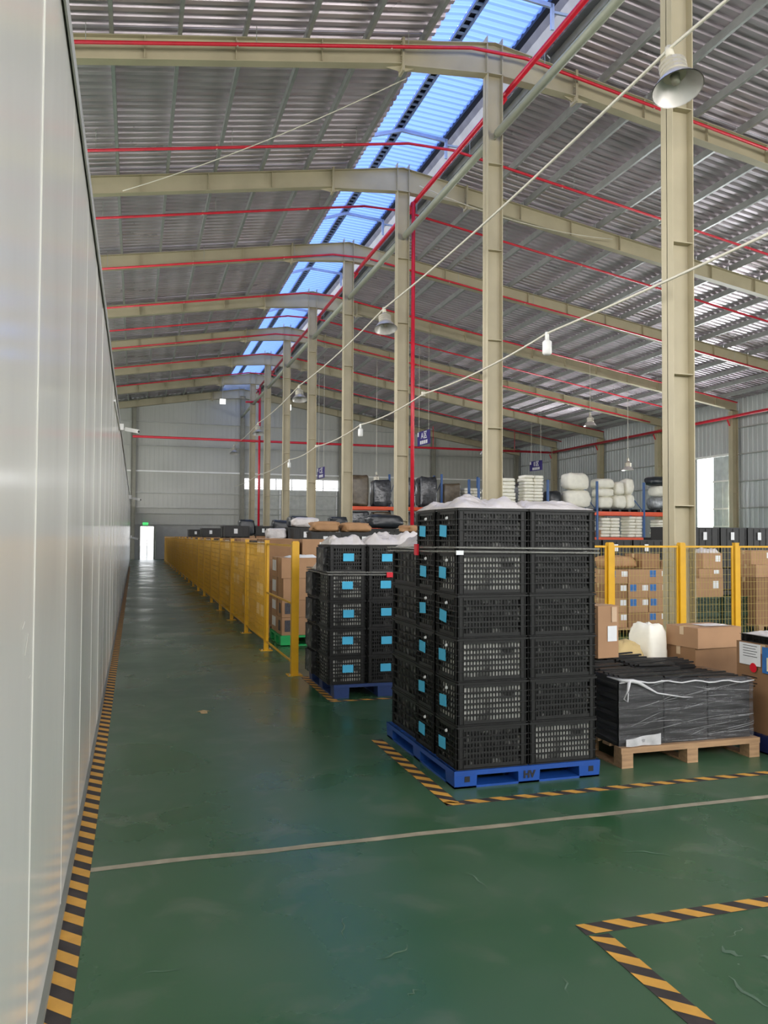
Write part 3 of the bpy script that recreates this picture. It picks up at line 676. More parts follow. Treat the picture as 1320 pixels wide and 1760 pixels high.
def plastic_pallet(label, x0, x1, y0, y1, h_, mm, text=None, run=True):
    t_ = thing('plastic_pallet', label, 'pallet', ((x0+x1)/2, (y0+y1)/2, 0)); W_ = (x1-x0)/2; D_ = (y1-y0)/2
    d_ = MB(); d_.box(-W_, W_, -D_, D_, h_-.022, h_-.012)
    nb = 9
    for i in range(nb): y = -D_+(2*D_)*i/nb; d_.box(-W_, W_, y+.01, y+2*D_/nb-.01, h_-.012, h_)
    d_.box(-W_-.004, W_+.004, -D_-.004, -D_+.01, h_-.03, h_); d_.box(-W_-.004, W_+.004, D_-.01, D_+.004, h_-.03, h_); d_.box(-W_-.004, -W_+.01, -D_, D_, h_-.03, h_); d_.box(W_-.01, W_+.004, -D_, D_, h_-.03, h_)
    d_.ob('deck', mm, t_)
    bl = MB(); bw, bd = .075, .075
    bl.v += [(-bw, -bd, .012), (bw, -bd, .012), (bw, bd, .012), (-bw, bd, .012), (-bw-.004, -bd-.004, h_-.02), (bw+.004, -bd-.004, h_-.02), (bw+.004, bd+.004, h_-.02), (-bw-.004, bd+.004, h_-.02)]
    for f_ in ((0,3,2,1),(4,5,6,7),(0,1,5,4),(1,2,6,5),(2,3,7,6),(3,0,4,7)): bl.f.append(f_); bl.mi.append(0)
    blm = bl.mesh('foot_block', mm)
    notch = MB().box(-.018, .018, -.002, .003, 0, .035).mesh('drain_slot', blk)
    for i in (-1, 0, 1):
        for k_ in (-1, 0, 1):
            o_ = put('foot_block', blm, t_, (i*(W_-bw), k_*(D_-bd), 0))
            if k_ == -1 and i != 0 and text: put('drain_slot', notch, o_, (0.01, -bd-.003, .04))
    for i in (-1, 0, 1): MB().box(-W_ if 0 else i*(W_-bw)-bw, i*(W_-bw)+bw, -D_, D_, 0, .014).ob('runner', mm, t_)
    for k_ in ((-1, 0, 1) if run else ()): MB().box(-W_, W_, k_*(D_-bd)-bd, k_*(D_-bd)+bd, 0, .014).ob('runner', mm, t_)
    if text:
        cu = bpy.data.curves.new('t', 'FONT'); cu.body = text; cu.size = .062; cu.align_x = 'CENTER'; cu.align_y = 'CENTER'; cu.extrude = .001; cu.offset = .003
        tmp = bpy.data.objects.new('tmp', cu); S.collection.objects.link(tmp); dg = bpy.context.evaluated_depsgraph_get()
        me = bpy.data.meshes.new_from_object(tmp.evaluated_get(dg)); bpy.data.objects.remove(tmp); me.materials.clear(); me.materials.append(printm)
        o_ = put('lettering', me, t_, (0.0, -D_-.006, h_/2)); o_.rotation_euler = (math.pi/2, 0, 0)
    return t_
plastic_pallet('bright blue plastic pallet under the tall crate stack', 1.962, 3.005, 4.855, 6.3, .11, blueP, 'HV')
def drape(label, x0, x1, y0, y1, z, hmax, seed, mm=bagm, name='plastic_bag', peaks=None):
    b_ = MB()
    def fn(u_, v_):
        x = x0+(x1-x0)*u_; y = y0+(y1-y0)*v_
        e = min(1, 7*min(u_, 1-u_))*min(1, 5*min(v_, 1-v_))
        hh = .5+.5*noise.noise(Vector((u_*3.1+seed, v_*2.3, seed)))+.34*abs(noise.noise(Vector((x*7, y*7, seed))))+.2*abs(noise.noise(Vector((x*19, y*15, seed))))-.1
        return (x-(x0+x1)/2, y-(y0+y1)/2, .004+hmax*max(.0, hh)*e**.6)
    b_.grid(fn, 70, 44)
    b_.box(-(x1-x0)/2, (x1-x0)/2, -(y1-y0)/2, (y1-y0)/2, 0, .004)
    return tag(b_.ob(name, mm, None, True, loc=((x0+x1)/2, (y0+y1)/2, z)), label, 'plastic bag')
drape('crumpled white sheet over the front left crates of the tall stack', 1.985, 2.49, 4.9, 5.66, PZ+CH*6, .12, 3.1)
drape('crumpled white sheet over the front right crates of the tall stack', 2.492, 2.99, 4.9, 5.66, PZ+CH*6, .09, 9.4)
drape('pinkish white plastic bags on the lower back left crates of the tall stack', 2.0, 2.8, 5.68, 6.3, PZ+CH*5, .12, 5.2)
def strap(label, x0, x1, y0, y1, z, tilt=0, h_=.02, n_=2, name='film_band'):
    t_ = thing(name, label, 'film band', ((x0+x1)/2, (y0+y1)/2, z)); W_ = (x1-x0)/2+.012; D_ = (y1-y0)/2+.012
    b_ = MB()
    for q in range(n_):
        zz = q*.026; P_ = [(-W_, -D_, zz+.01), (W_, -D_, zz), (W_, D_, zz), (-W_, D_, zz+tilt)]
        for i in range(4):
            a = P_[i]; c = P_[(i+1) % 4]; pts_ = []
            b_.bar(a, c, .003, h_*.55)
    b_.ob('band', filmd, t_); return t_
t_ = strap('clear film band around the tall crate stack with a red clip', 1.975, 2.995, 4.86, 6.31, PZ+CH*5-.012, -.01)
MB().box(-.545, -.53, -.05-.0, .01, -.03, .05).ob('red_clip', redc, t_, loc=(0, 0, 0)); MB().box(-.52, -.47, -.742, -.738, -.012, .016).ob('white_tag', paper, t_)
# second crate pallet
plastic_pallet('dark blue plastic pallet under the second crate stack', 1.9, 2.95, 7.86, 9.05, .135, dblueP, None, False)
PZ2 = .137; CH2 = .276
for k in range(5):
    for c_, x in enumerate((2.03, 2.43, 2.83)):
        crate(CC, (x, 8.12, PZ2+CH2*k), 'black crate of the second stack, front %s column, %s, blue label' % (['left', 'middle', 'right'][c_], (lv[:3]+lv[4:])[k]), True if k == 4 or c_ else False, 'f' if c_ < 2 else None)
for k in range(4): crate(CC, (2.03, 8.65, PZ2+CH2*k), 'lower black crate behind the left of the second stack, %s' % ['bottom', 'second', 'third', 'top'][k], True)
drape('white plastic bag on the second crate stack, left column', 1.86, 2.22, 7.9, 8.36, PZ2+CH2*5, .12, 2.2)
drape('pinkish white plastic bag on the second crate stack, right columns', 2.24, 3.02, 7.9, 8.36, PZ2+CH2*5, .16, 7.9)
drape('small white plastic bag on the lower crates behind the second stack', 1.87, 2.2, 8.42, 8.88, PZ2+CH2*4, .14, 4.4)
t_ = strap('clear film band around the second crate stack with a red clip', 1.84, 3.02, 7.865, 8.9, PZ2+CH2*4-.03, .02); MB().box(.0, .07, -.545, -.53, -.02, .03).ob('red_clip', redc, t_)
# ------------------------------------------------------------------ wooden pallet with film-wrapped black trays
wp = thing('wooden_pallet', 'wooden pallet under the film wrapped black trays', 'pallet', (3.83, 5.45, 0))
PWX, PWY = 1.17, .98
dm = MB().box(-PWX/2, PWX/2, -.045, .045, .122, .14).mesh('deck_board', wood)
for i in range(7): put('deck_board', dm, wp, (0, -PWY/2+.045+i*(PWY-.09)/6, 0))
bm_ = MB().box(-PWX/2, PWX/2, -.045, .045, .1, .122).mesh('stringer_board', wood)
for i in (-1, 0, 1): put('stringer_board', bm_, wp, (0, i*(PWY/2-.045), 0))
blkm = MB().box(-.045, .045, -.05, .05, .012, .1).mesh('block', wood); rn = MB().box(-.045, .045, -PWY/2, PWY/2, 0, .012).mesh('bottom_board', wood)
for i in (-1, 0, 1):
    put('bottom_board', rn, wp, (i*(PWX/2-.05), 0, 0))
    for k in (-1, 0, 1): put('block', blkm, wp, (i*(PWX/2-.05), k*(PWY/2-.05), 0))
SX0, SX1, SY0, SY1, SZ = 3.25, 4.37, 5.0, 5.92, .141
ts = thing('tray_bale', 'low bale of stacked black trays in wrinkled clear film on the wooden pallet', 'bale', ((SX0+SX1)/2, (SY0+SY1)/2, SZ))
TW, TD = (SX1-SX0)/3, (SY1-SY0)/3
for i in range(3):
    for k in range(3):
        b_ = MB(); nl = 12; hh = .46-.05*(i == 2)+random.uniform(-.02, .03)
        for q in range(nl):
            d_ = random.uniform(-.002, .002); z0 = q*hh/nl
            b_.box(-TW/2+.006+d_, TW/2-.006+d_, -TD/2+.006, TD/2-.006, z0, z0+hh/nl*.9); b_.box(-TW/2+.01, TW/2-.01, -TD/2+.01, TD/2-.01, z0+hh/nl*.88, z0+hh/nl)
        # ribs across the topmost tray
        for q in range(5):
            y = -TD/2+.03+q*(TD-.06)/4; b_.bar((-TW/2+.02, y, hh+.006+random.uniform(0, .015)), (TW/2-.02, y+random.uniform(-.03, .03), hh+.006+random.uniform(0, .02)), .022, .012)
        b_.ob('tray_pile', blackp, ts, loc=((i-1)*TW, (k-1)*TD, 0))
b_ = MB(); W_ = (SX1-SX0)/2+.008; D_ = (SY1-SY0)/2+.008
def wallg(ax, ay, bx, by, nx_, ny_, s_):
    def fn(u_, v_):
        x = ax+(bx-ax)*u_; y = ay+(by-ay)*u_
        d_ = .008+.010*noise.noise(Vector((u_*2.2+s_, v_*16+u_*3, s_)))+.006*noise.noise(Vector((u_*5, v_*30-u_*6, s_)))
        if v_ > .86: d_ -= (v_-.86)*.45*(1+.3*noise.noise(Vector((u_*5, 1, s_))))
        top = .475-(.045*((x+W_)/(2*W_)))
        return (x+nx_*d_, y+ny_*d_, .002+top*min(1, v_*1.1)+.012*noise.noise(Vector((x*6, y*6, 2)))*v_)
    b_.grid(fn, 40, 36)
wallg(-W_, -D_, W_, -D_, 0, -1, 1); wallg(W_, -D_, W_, D_, 1, 0, 2); wallg(W_, D_, -W_, D_, 0, 1, 3); wallg(-W_, D_, -W_, -D_, -1, 0, 4)
b_.ob('stretch_film', film, ts, True)
rope = MB()
pp = [Vector((-W_-.01, -D_+.12, .47)), Vector((-W_+.02, -D_-.02, .465)), Vector((-W_+.1, -D_-.03, .46)), Vector((-W_+.14, -D_-.03, .45)), Vector((-W_+.3, -D_-.025, .365)), Vector((-W_+.52, -D_-.022, .325)), Vector((-W_+.6, -D_-.02, .32))]
rope.tube(pp, [.006, .012, .016, .014, .006, .004, .002], 6); rope.tube([Vector((-W_+.07, -D_-.03, .46)), Vector((-W_+.05, -D_-.045, .40)), Vector((-W_+.02, -D_-.04, .34)), Vector((-W_+.05, -D_-.04, .32)), Vector((-W_+.06, -D_-.035, .38))], [.014, .009, .006, .006, .004], 6)
rope.tube([(W_*u_, -D_-.018, .455-.045*(u_+1)/2+.008*math.sin(u_*14)) for u_ in [x/10-1 for x in range(21)]], .006, 5)
rope.ob('film_tail', mixmat('bunched_film', (215, 215, 215), 'tp', .35, .15, bump=.4), ts, True)
wr_ = MB(); rr = random.Random(5)  # pale ribbons along the film creases, highlights put into colour and shape
for q in range(22):
    x0_ = rr.uniform(-W_+.02, W_-.3); ln = rr.uniform(.25, .75); z0_ = rr.uniform(.03, .4); sl = rr.uniform(-.03, .12)
    prev = None
    for i in range(9):
        u_ = i/8; x_ = min(W_-.01, x0_+ln*u_); z_ = z0_+sl*u_+.006*math.sin(u_*5+q); t2_ = .0022*math.sin(math.pi*max(.04, min(.96, u_)))+.0002
        c_ = ((x_, -D_-.022, z_-t2_), (x_, -D_-.024, z_+t2_))
        if prev: wr_.quad(prev[0], c_[0], c_[1], prev[1])
        prev = c_
wr_.ob('film_crease_highlight', mixmat('film_crease_highlight', (190, 190, 192), 'tp', .55, .15), ts)['kind'] = 'stuff'
sf = MB().grid(lambda u_, v_: (-W_+.05+u_*.28, -D_-.02-.01*math.sin(u_*9), .004+.05*v_+.03*u_*v_), 10, 4); sf.ob('loose_film', mixmat('loose_film', (225, 225, 225), 'tp', .4, .2, bump=.5), ts, True)
# ------------------------------------------------------------------ cartons
_bc = {}
def carton_mesh(lx, ly, lz, mm):
    key = (round(lx, 3), round(ly, 3), round(lz, 3), mm.name)
    if key not in _bc:
        b_ = MB(); c = .004
        b_.box(-lx/2, lx/2, -ly/2, ly/2, 0, lz-.004)
        b_.box(-lx/2-.001, lx/2+.001, -ly/2-.001, -.002, lz-.004, lz); b_.box(-lx/2-.001, lx/2+.001, .002, ly/2+.001, lz-.004, lz)
        _bc[key] = (b_.mesh('carton_body', mm), MB().box(-lx/2-.003, lx/2+.003, -.025, .025, lz, lz+.001).box(-lx/2-.003, -lx/2-.0015, -.025, .025, lz-.07, lz+.001).box(lx/2+.0015, lx/2+.003, -.025, .025, lz-.07, lz+.001).mesh('packing_tape', tapec))
    return _bc[key]
def carton(label, loc, lx, ly, lz, rz=0, mm=card, lab=None, group=None, tape=True):
    t_ = thing('carton', label, 'carton', loc, rz, group); a, c = carton_mesh(lx, ly, lz, mm)
    put('carton_body', a, t_)
    if tape: put('packing_tape', c, t_)
    if lab == 'w': MB().box(lx*.12, lx*.12+min(.11, lx*.3), -ly/2-.004, -ly/2-.001, lz*.45, lz*.85).ob('paper_label', paper, t_)
    if lab in ('b', 'bw'):
        MB().box(-lx*.42, -lx*.42+.12, -ly/2-.004, -ly/2-.001, lz*.45, lz*.93).ob('printed_mark', bluepr, t_)
        if lab == 'bw': MB().box(lx*.2, lx*.2+.11, -ly/2-.004, -ly/2-.001, lz*.5, lz*.88).ob('paper_label', paper, t_)
    if lab == 'k': MB().box(-lx/2-.004, -lx/2-.001, -ly*.2, ly*.1, lz*.2, lz*.8).box(-lx*.42, -lx*.42+.1, -ly/2-.004, -ly/2-.001, lz*.2, lz*.85).ob('printed_mark', mat('dark_carton_print', (66, 66, 72), .7, var=.4, scale=60), t_)
    if lab == 'l': MB().box(-lx/2-.004, -lx/2-.001, -ly*.35, -ly*.02, lz*.3, lz*.85).box(-lx/2-.004, -lx/2-.001, ly*.02, ly*.35, lz*.3, lz*.85).ob('paper_label', paper, t_)
    return t_
# near group behind the wrapped bale
def wood_pal(label, x, y, wx=1.1, wy=1.0, mm=wood, h_=.13, nm='wooden_pallet'):
    t_ = thing(nm, label, 'pallet', (x, y, 0)); d_ = MB()
    for i in range(6): yy = -wy/2+i*wy/6; d_.box(-wx/2, wx/2, yy+.01, yy+wy/6-.01, h_-.025, h_)
    d_.ob('deck', mm, t_); g_ = MB().box(-.05, .05, -.05, .05, 0, h_-.025).mesh('foot_block', mm)
    for i in (-1, 0, 1):
        for k in (-1, 0, 1): put('foot_block', g_, t_, (i*(wx/2-.05), k*(wy/2-.05), 0))
    return t_
def sack(label, loc, sx_, sy_, sz_, rz=0, mm=sackm, seed=1, name='sack', tilt=0, e=.5, nzs=1.0):
    b_ = MB(); nu, nv = (32, 18) if e != .5 or loc[1] < 20 else (20, 10)
    def fn(u_, v_):
        a = u_*2*math.pi; p = (v_-.5)*math.pi
        def sp(c_, e): return math.copysign(abs(c_)**e, c_)
        x = sp(math.cos(p), e)*sp(math.cos(a), e); y = sp(math.cos(p), e)*sp(math.sin(a), e); z = sp(math.sin(p), e*1.3)
        d_ = 1+nzs*(.10*noise.noise(Vector((x*1.7+seed, y*1.7, z*1.7)))+.06*noise.noise(Vector((x*5, y*5+seed, z*5)))+.03*abs(noise.noise(Vector((x*11, y*11+seed, z*11)))))-.06*nzs
        return (x*sx_/2*d_, y*sy_/2*d_, max(0, (z*.5*d_+.5))*sz_)
    b_.grid(fn, nu, nv); o_ = b_.ob(name, mm, None, True, loc=loc, rz=rz); o_.rotation_euler.y = tilt
    return tag(o_, label, 'sack')
wood_pal('wooden pallet under the sacks behind the wrapped bale', 4.1, 6.52, .86, .8)
t_ = carton('small upright brown carton on the back left of the tray bale', (3.565, 5.74, .655), .2, .2, .41, .12, card)
MB().box(-.01, .08, -.106, -.102, .13, .25).ob('paper_label', paper, t_); MB().box(.03, .08, -.106, -.102, .28, .4).ob('clear_tape', mat('shiny_tape', (206, 176, 146), .12, spec=1), t_)
plastic_pallet('dark blue pallet under the carton pair beside the white sacks', 4.56, 5.2, 5.86, 6.5, .13, mat('navy_pallet', (26, 38, 84), .5))
t_ = crate(CA, (4.85, 6.15, .132), 'dark crate under the two brown cartons', True); t_.scale = (1, 1, .85)
carton('larger brown carton, lower of the pair beside the white sacks', (4.84, 6.14, .37), .5, .42, .283, .05, card2)
t_ = carton('closed brown carton topmost of the pair beside the white sacks', (4.83, 6.1, .655), .49, .38, .175, .1, card)
MB().quad((-.08, -.1, .18), (.18, -.14, .18), (.2, .06, .18), (-.06, .08, .18)).ob('plastic_sheet', bagm, t_)
sack('tall grey white sack standing left of the two brown cartons', (4.44, 6.36, .132), .26, .34, .72, .1, sackm, 2)
sack('white sack behind the tan sack', (4.02, 6.58, .132), .44, .34, .64, .2, sackm, 5)
sack('tan sack leaning in front of the white sacks', (4.12, 6.26, .132), .36, .26, .58, .2, burlap, 8)
# right edge group
plastic_pallet('dark blue pallet at the right picture edge', 4.5, 5.35, 4.7, 5.36, .13, M['navy_pallet'])
t_ = carton('tall brown carton at the right picture edge with paper sheets taped on', (4.83, 5.05, .132), .6, .56, .67, 0, card2)
MB().box(-.309, -.305, .02, .24, .50, .665).ob('paper_sheet', paper, t_)
MB().box(-.309, -.305, -.2, -.0, .46, .655).ob('printed_sheet', bluepr, t_); MB().box(-.313, -.310, -.13, -.05, .48, .58).ob('printed_figure', mat('cream_print', (214, 210, 180), .7), t_)
sd = MB(); sd.grid(lambda u_, v_: (-.312, .09+.036*v_*math.cos(u_*2*math.pi), .485+.036*v_*math.sin(u_*2*math.pi)), 16, 1); sd.ob('red_seal', redc, t_)
for q in range(4): MB().box(-.306, -.303, .06+.02*(q % 2), .22, .41-q*.022, .415-q*.022).ob('print_line', printm, t_)
for q in range(5): MB().box(-.3105, -.3095, .05+.015*(q % 2), .2, .645-q*.02, .649-q*.02).ob('print_line', printm, t_)
t_ = crate(CA, (4.84, 5.06, .804), 'shallow dark crate on the carton at the right picture edge', True); t_.scale = (1.15, 1.35, .2)
drape('pale plastic film over the dark crate at the right edge', 4.56, 5.1, 4.82, 5.3, .804+.276*.2+.001, .05, 6.6)
# ------------------------------------------------------------------ stock behind the cross fence (right)
def stack(x, y, wx, wy, heights, rows, txt, mm=card, lab='w', z0=.13, seed=0):
    """rows columns of cartons side by side, heights lists layer heights"""
    for q in range(rows):
        z = z0
        for i, hh in enumerate(heights):
            ww = wx/rows
            carton('%s, %s column, %s layer' % (txt, ['left', 'middle', 'right'][q] if rows > 2 else (['left', 'right'][q] if rows == 2 else 'single'), ORD[i]), (x-wx/2+ww*(q+.5)+random.uniform(-.008, .008), y+random.uniform(-.02, .02), z), ww-.02, wy, hh-.003, random.uniform(-.03, .03), mm if random.random() < .8 else card2, lab if random.random() < .8 else None); z += hh
wood_pal('wooden pallet of cartons behind the cross fence right of the crates', 7.95, 12.05, 1.15, 1.0)
stack(7.98, 11.95, 1.2, .5, [.24, .24, .24, .23], 3, 'blue printed carton behind the cross fence', card, 'bw')
stack(9.2, 13.1, 1.0, .6, [.4, .35, .3], 2, 'brown carton behind the nearest column', card2, 'w')
wood_pal('wooden pallet behind the nearest column', 9.2, 13.1, 1.1, .9)
for i, (x, y) in enumerate(((9.3, 11.3), (9.3, 12.0))): pass
gcr = mat('dark_green_crate', (44, 66, 48), .5)
CG = crate_parts(.55, .4, .3)
gm = CG[0].copy(); gm.materials.clear(); gm.materials.append(gcr)
for i, x in enumerate((9.35, 9.95)):
    for k in range(2):
        t_ = thing('plastic_crate', 'dark green crate behind the cross fence, %s, %s' % (['left', 'right'][i], ['lower', 'upper'][k]), 'crate', (x, 11.9, .001+.3*k)); put('crate_body', gm, t_); put('plastic_liner', linA2, t_)
for i, (x, z, hh, ww) in enumerate(((9.4, .602, .32, .55), (9.42, .924, .16, .5), (9.45, 1.086, .26, .42))):
    carton(['brown carton on the green crates behind the cross fence', 'flat carton in white film on the green crates pile', 'carton in shiny film topping the green crates pile'][i], (x, 11.9, z), ww, .4, hh-.002, .04*i, card, ['w', 'w', 'w'][i])
drape('shiny white film bundle topping the pile behind the cross fence', 9.25, 9.66, 11.75, 12.05, 1.347, .12, 3.3)
wood_pal('wooden pallet of cartons at the right edge behind the cross fence', 10.75, 11.9, 1.2, 1.0)
stack(10.75, 11.8, 1.15, .6, [.42, .38], 2, 'large brown carton behind the cross fence near the right edge', card2, None)
carton('brown carton on the right edge pile, lower of two', (10.5, 11.8, .932), .6, .45, .22, .1, card, 'w'); carton('brown carton on the right edge pile, upper of two', (10.45, 11.8, 1.154), .5, .4, .24, -.06, card, 'w')
carton('brown carton far right on the right edge pile', (11.15, 11.8, .932), .5, .45, .3, .1, card, 'w')
sack('white paper bundle on the cartons behind the cross fence', (7.75, 12.0, 1.085), .7, .4, .22, .2, brownp, 4, e=.32, nzs=1.6)
carton('open brown carton on top of the blue print cartons', (8.3, 12.05, 1.085), .4, .4, .25, .2, card2)
# black bins with papers beyond the fence at right
def blackbin(label, loc, wx, wy, hz, rz=0, papers=1, mm=blackp, group=None):
    t_ = thing('storage_bin', label, 'bin', loc, rz, group); b_ = MB(); t2 = .015
    b_.box(-wx/2, wx/2, -wy/2, wy/2, 0, .02); b_.box(-wx/2, wx/2, -wy/2, -wy/2+t2, 0, hz).box(-wx/2, wx/2, wy/2-t2, wy/2, 0, hz).box(-wx/2, -wx/2+t2, -wy/2, wy/2, 0, hz).box(wx/2-t2, wx/2, -wy/2, wy/2, 0, hz)
    b_.box(-wx/2-.012, wx/2+.012, -wy/2-.012, -wy/2, hz-.03, hz); b_.box(-wx/2-.012, -wx/2, -wy/2, wy/2, hz-.03, hz); b_.box(-wx/2, wx/2, -wy/2-.008, -wy/2, hz*.45, hz*.5)
    for i in range(5): x = -wx/2+wx*i/4; b_.box(x-.01, x+.01, -wy/2-.009, -wy/2, 0, hz-.02)
    b_.ob('bin_body', mm, t_); MB().box(-wx/2+t2, wx/2-t2, -wy/2+t2, wy/2-t2, .02, hz-.04).ob('bin_lid', mm, t_)
    for p in range(papers): MB().box(-.08+p*.15, .01+p*.15, -wy/2-.02, -wy/2-.014, hz*.35, hz*.75).ob('paper_label', paper, t_)
    return t_
for i in range(7):
    x = 11.2+i*.72
    blackbin('black bin beyond the right fence, upper row, %s from the left' % ORD[i], (x, 15.2, 1.42), .66, .5, .42, 0, 1)
    blackbin('black bin beyond the right fence, middle row, %s from the left' % ORD[i], (x, 15.2, .94), .66, .5, .475, 0, 0)
    blackbin('black bin beyond the right fence, lower row, %s from the left' % ORD[i], (x, 15.2, .46), .66, .5, .475, 0, 0)
    blackbin('black bin beyond the right fence, on the floor, %s from the left' % ORD[i], (x, 15.2, .0), .66, .5, .455, 0, 0)
for i in range(4):
    x = 8.0+i*.72
    blackbin('black bin behind the nearest column, upper row, %s from the left' % ORD[i], (x, 14.8, 1.2), .66, .5, .36, 0, 1); blackbin('black bin behind the nearest column, lower row, %s from the left' % ORD[i], (x, 14.8, .74), .66, .5, .455, 0, 0)
    carton('dark carton under the black bins behind the nearest column, %s from the left' % ORD[i], (x, 14.8, .0), .68, .55, .737, 0, card2)
# ------------------------------------------------------------------ stock behind the aisle fence
random.seed(21)
rowsY = [11.9+1.75*i for i in range(20)]
for i, y in enumerate(rowsY):
    tx = '%s pallet along the aisle fence' % ORD[i]
    if i == 0:
        plastic_pallet('green plastic pallet behind the open fence frame', 2.05, 3.15, y-.1, y+.9, .15, greenP); zz = .152
        hs = [.26, .25, .32, .3]
        for q, hh in enumerate(hs):
            carton('brown carton on the green pallet, front left, %s layer' % ORD[q], (2.33+random.uniform(-.01, .02), y+.15, zz), .52, .45, hh-.003, random.uniform(-.04, .04), card, 'k' if q < 2 else None)
            carton('brown carton on the green pallet, front right, %s layer' % ORD[q], (2.88, y+.15, zz), .52, .45, hh-.003, random.uniform(-.03, .03), card2, 'w')
            carton('brown carton on the green pallet, back left, %s layer' % ORD[q], (2.33, y+.64, zz), .52, .45, hh-.003, 0, card, 'l')
            zz += hh
        drape('white paper slips lying on the green pallet cartons', 2.15, 2.6, y-.05, y+.3, zz, .05, 1.5, paper)
        continue
    dark = card2 if i % 3 else card
    h_ = [.36, .36, .36, .34][: (4 if i % 4 != 2 else 3)]
    wood_pal('wooden pallet, the '+tx, 2.62, y+.45, 1.1, 1.15)
    zz = .132
    for q, hh in enumerate(h_):
        for r_ in range(2):
            carton('carton on the %s, %s side, %s layer' % (tx, ['near', 'far'][r_], ORD[q]), (2.36+random.uniform(-.02, .02), y+.17+.56*r_, zz), .56, .54, hh-.003, random.uniform(-.02, .02), dark, 'l' if (i+q) % 3 else None)
        if i < 6: carton('carton on the %s, inner side, %s layer' % (tx, ORD[q]), (2.95, y+.2, zz), .48, .56, hh-.003, 0, card, 'w')
        zz += hh
    if i in (2, 5, 6, 9, 10, 13, 14): 
        for r_ in range(2): blackbin('black bin on top of the %s, %s' % (tx, ['near', 'far'][r_]), (2.45, y+.17+.56*r_, zz), .6, .5, .3, 0, 1)
# taller rows deeper inside the fenced area
k = 0
for (yy, x0, n_, zt, binz) in ((15.6, 3.55, 5, 1.36, .32), (19.0, 3.85, 6, 1.45, .34), (24.0, 4.0, 5, 1.5, .36), (30, 3.9, 6, 1.6, .36)):
    k += 1
    for i in range(n_):
        x = x0+i*.62; nm = '%s inner stock row, %s column from the left' % (ORD[k-1], ORD[i])
        hh = (zt-.13)/3
        for q in range(3): carton('carton in the %s, %s layer' % (nm, ORD[q]), (x, yy, .13+q*hh), .58, .5, hh-.003, 0, card2 if (i+q) % 2 else card, 'w')
        if i % 2 == 0: wood_pal('wooden pallet under the %s' % nm, x+.31, yy, 1.2, .8)
        if k < 3 or i % 2: blackbin('black bin topping the %s' % nm, (x, yy, zt), .6, .5, binz, 0, 1+(i % 2))
        if k == 1 and i in (0, 1, 3, 4): sack('brown kraft sack over the %s' % nm, (x, yy, zt+binz), .6, .45, [.22, .2, 0, .16, .18][i], .1*i, brownp, i+3, e=.32, nzs=1.6)
        if k == 2 and i in (3,): sack('big black plastic sack on the bins behind the fifth column', (x+.1, yy, zt+binz), .95, .5, .36, .1, darkbag, 4)
        if k == 2 and i == 0: sack('grey silver wrapped bundle on the second row of bins', (x, yy, zt+binz), .7, .5, .26, 0, bagm, 11)
        if k == 3: sack('%s wrapped bundle topping the %s' % ('dark' if i % 2 else 'pale', nm), (x, yy, zt+(binz if i % 2 else 0)), .62, .5, .34, 0, darkbag if i % 2 else bagm, i+20, e=.3, nzs=1.3)
        if k == 4 and i % 2 == 0: sack('dark wrapped bundle topping the %s' % nm, (x, yy, zt), .62, .5, .6, 0, darkbag, i+30, e=.3)
# ------------------------------------------------------------------ storage racks
def rack(label, xs, y, depth, levels, H, ntag):
    t_ = thing('storage_rack', label, 'rack', (xs[0], y, 0))
    for x in xs:
        b_ = MB()
        for yy in (0, depth): b_.box(x-xs[0]-.045, x-xs[0]+.045, yy-.035, yy+.035, 0, H)
        b_.box(x-xs[0]-.06, x-xs[0]+.06, -.06, depth+.06, 0, .01); b_.ob('upright', rackb, t_)
        c_ = MB(); z = .3; s_ = 0
        while z+.8 < H: c_.bar((x-xs[0], 0 if s_ % 2 else depth, z), (x-xs[0], depth if s_ % 2 else 0, z+.8), .02, .03); z += .8; s_ += 1
        c_.ob('bracing', rackb, t_)
    for i in range(len(xs)-1):
        for z in levels:
            for yy in (0, depth): MB().box(xs[i]-xs[0]+.05, xs[i+1]-xs[0]-.05, yy-.03, yy+.03, z-.16, z).ob('beam', orange, t_)
            MB().box(xs[i]-xs[0]+.06, xs[i+1]-xs[0]-.06, .03, depth-.03, z-.02, z-.002).ob('shelf_deck', mat('grey_shelf_deck', (110, 110, 108), .5), t_)
    return t_
RX = [13.3, 16.42, 18.75, 21.05, 23.5]; RY = 30.4; RD = 1.0
rack('blue and orange pallet rack carrying the white sacks, right of the second column', RX, RY, RD, [1.62, 2.72], 4.0, 0)
def pal_on(x, y, z, w_, nm): 
    t_ = thing('black_pallet', nm, 'pallet', (x, y, z)); b_ = MB().box(-w_/2, w_/2, -.45, .45, .09, .12)
    b_.ob('deck', blackp, t_); f_ = MB()
    for i in range(5): f_.box(-w_/2+i*(w_-.12)/4, -w_/2+i*(w_-.12)/4+.12, -.45, .45, 0, .09)
    f_.ob('feet', blackp, t_)
def bagstack(x, y, z, w_, n_, hh, txt, mm=sackm, cols=2, jit=.03):
    for q in range(n_):
        for c in range(cols):
            sack('white bag of the %s, %s layer, %s' % (txt, ORD[q], ['left', 'right'][c] if cols == 2 else 'whole'), (x-w_/2+(c+.5)*w_/cols+random.uniform(-jit, jit), y+random.uniform(-.03, .03), z+q*hh), w_/cols+.02, .7, hh*1.02, 0, mm, q+c*7, e=.3, nzs=.5)
pal_on(14.4, RY+.5, 2.72, 1.3, 'black pallet under the left stack of white bags on the rack'); bagstack(14.4, RY+.45, 2.842, 1.25, 8, .15, 'left stack on the rack')
pal_on(15.87, RY+.5, 2.72, .98, 'black pallet under the middle stack of white bags on the rack')
bagstack(15.86, RY+.45, 2.842, .9, 10, .135, 'middle stack on the rack')
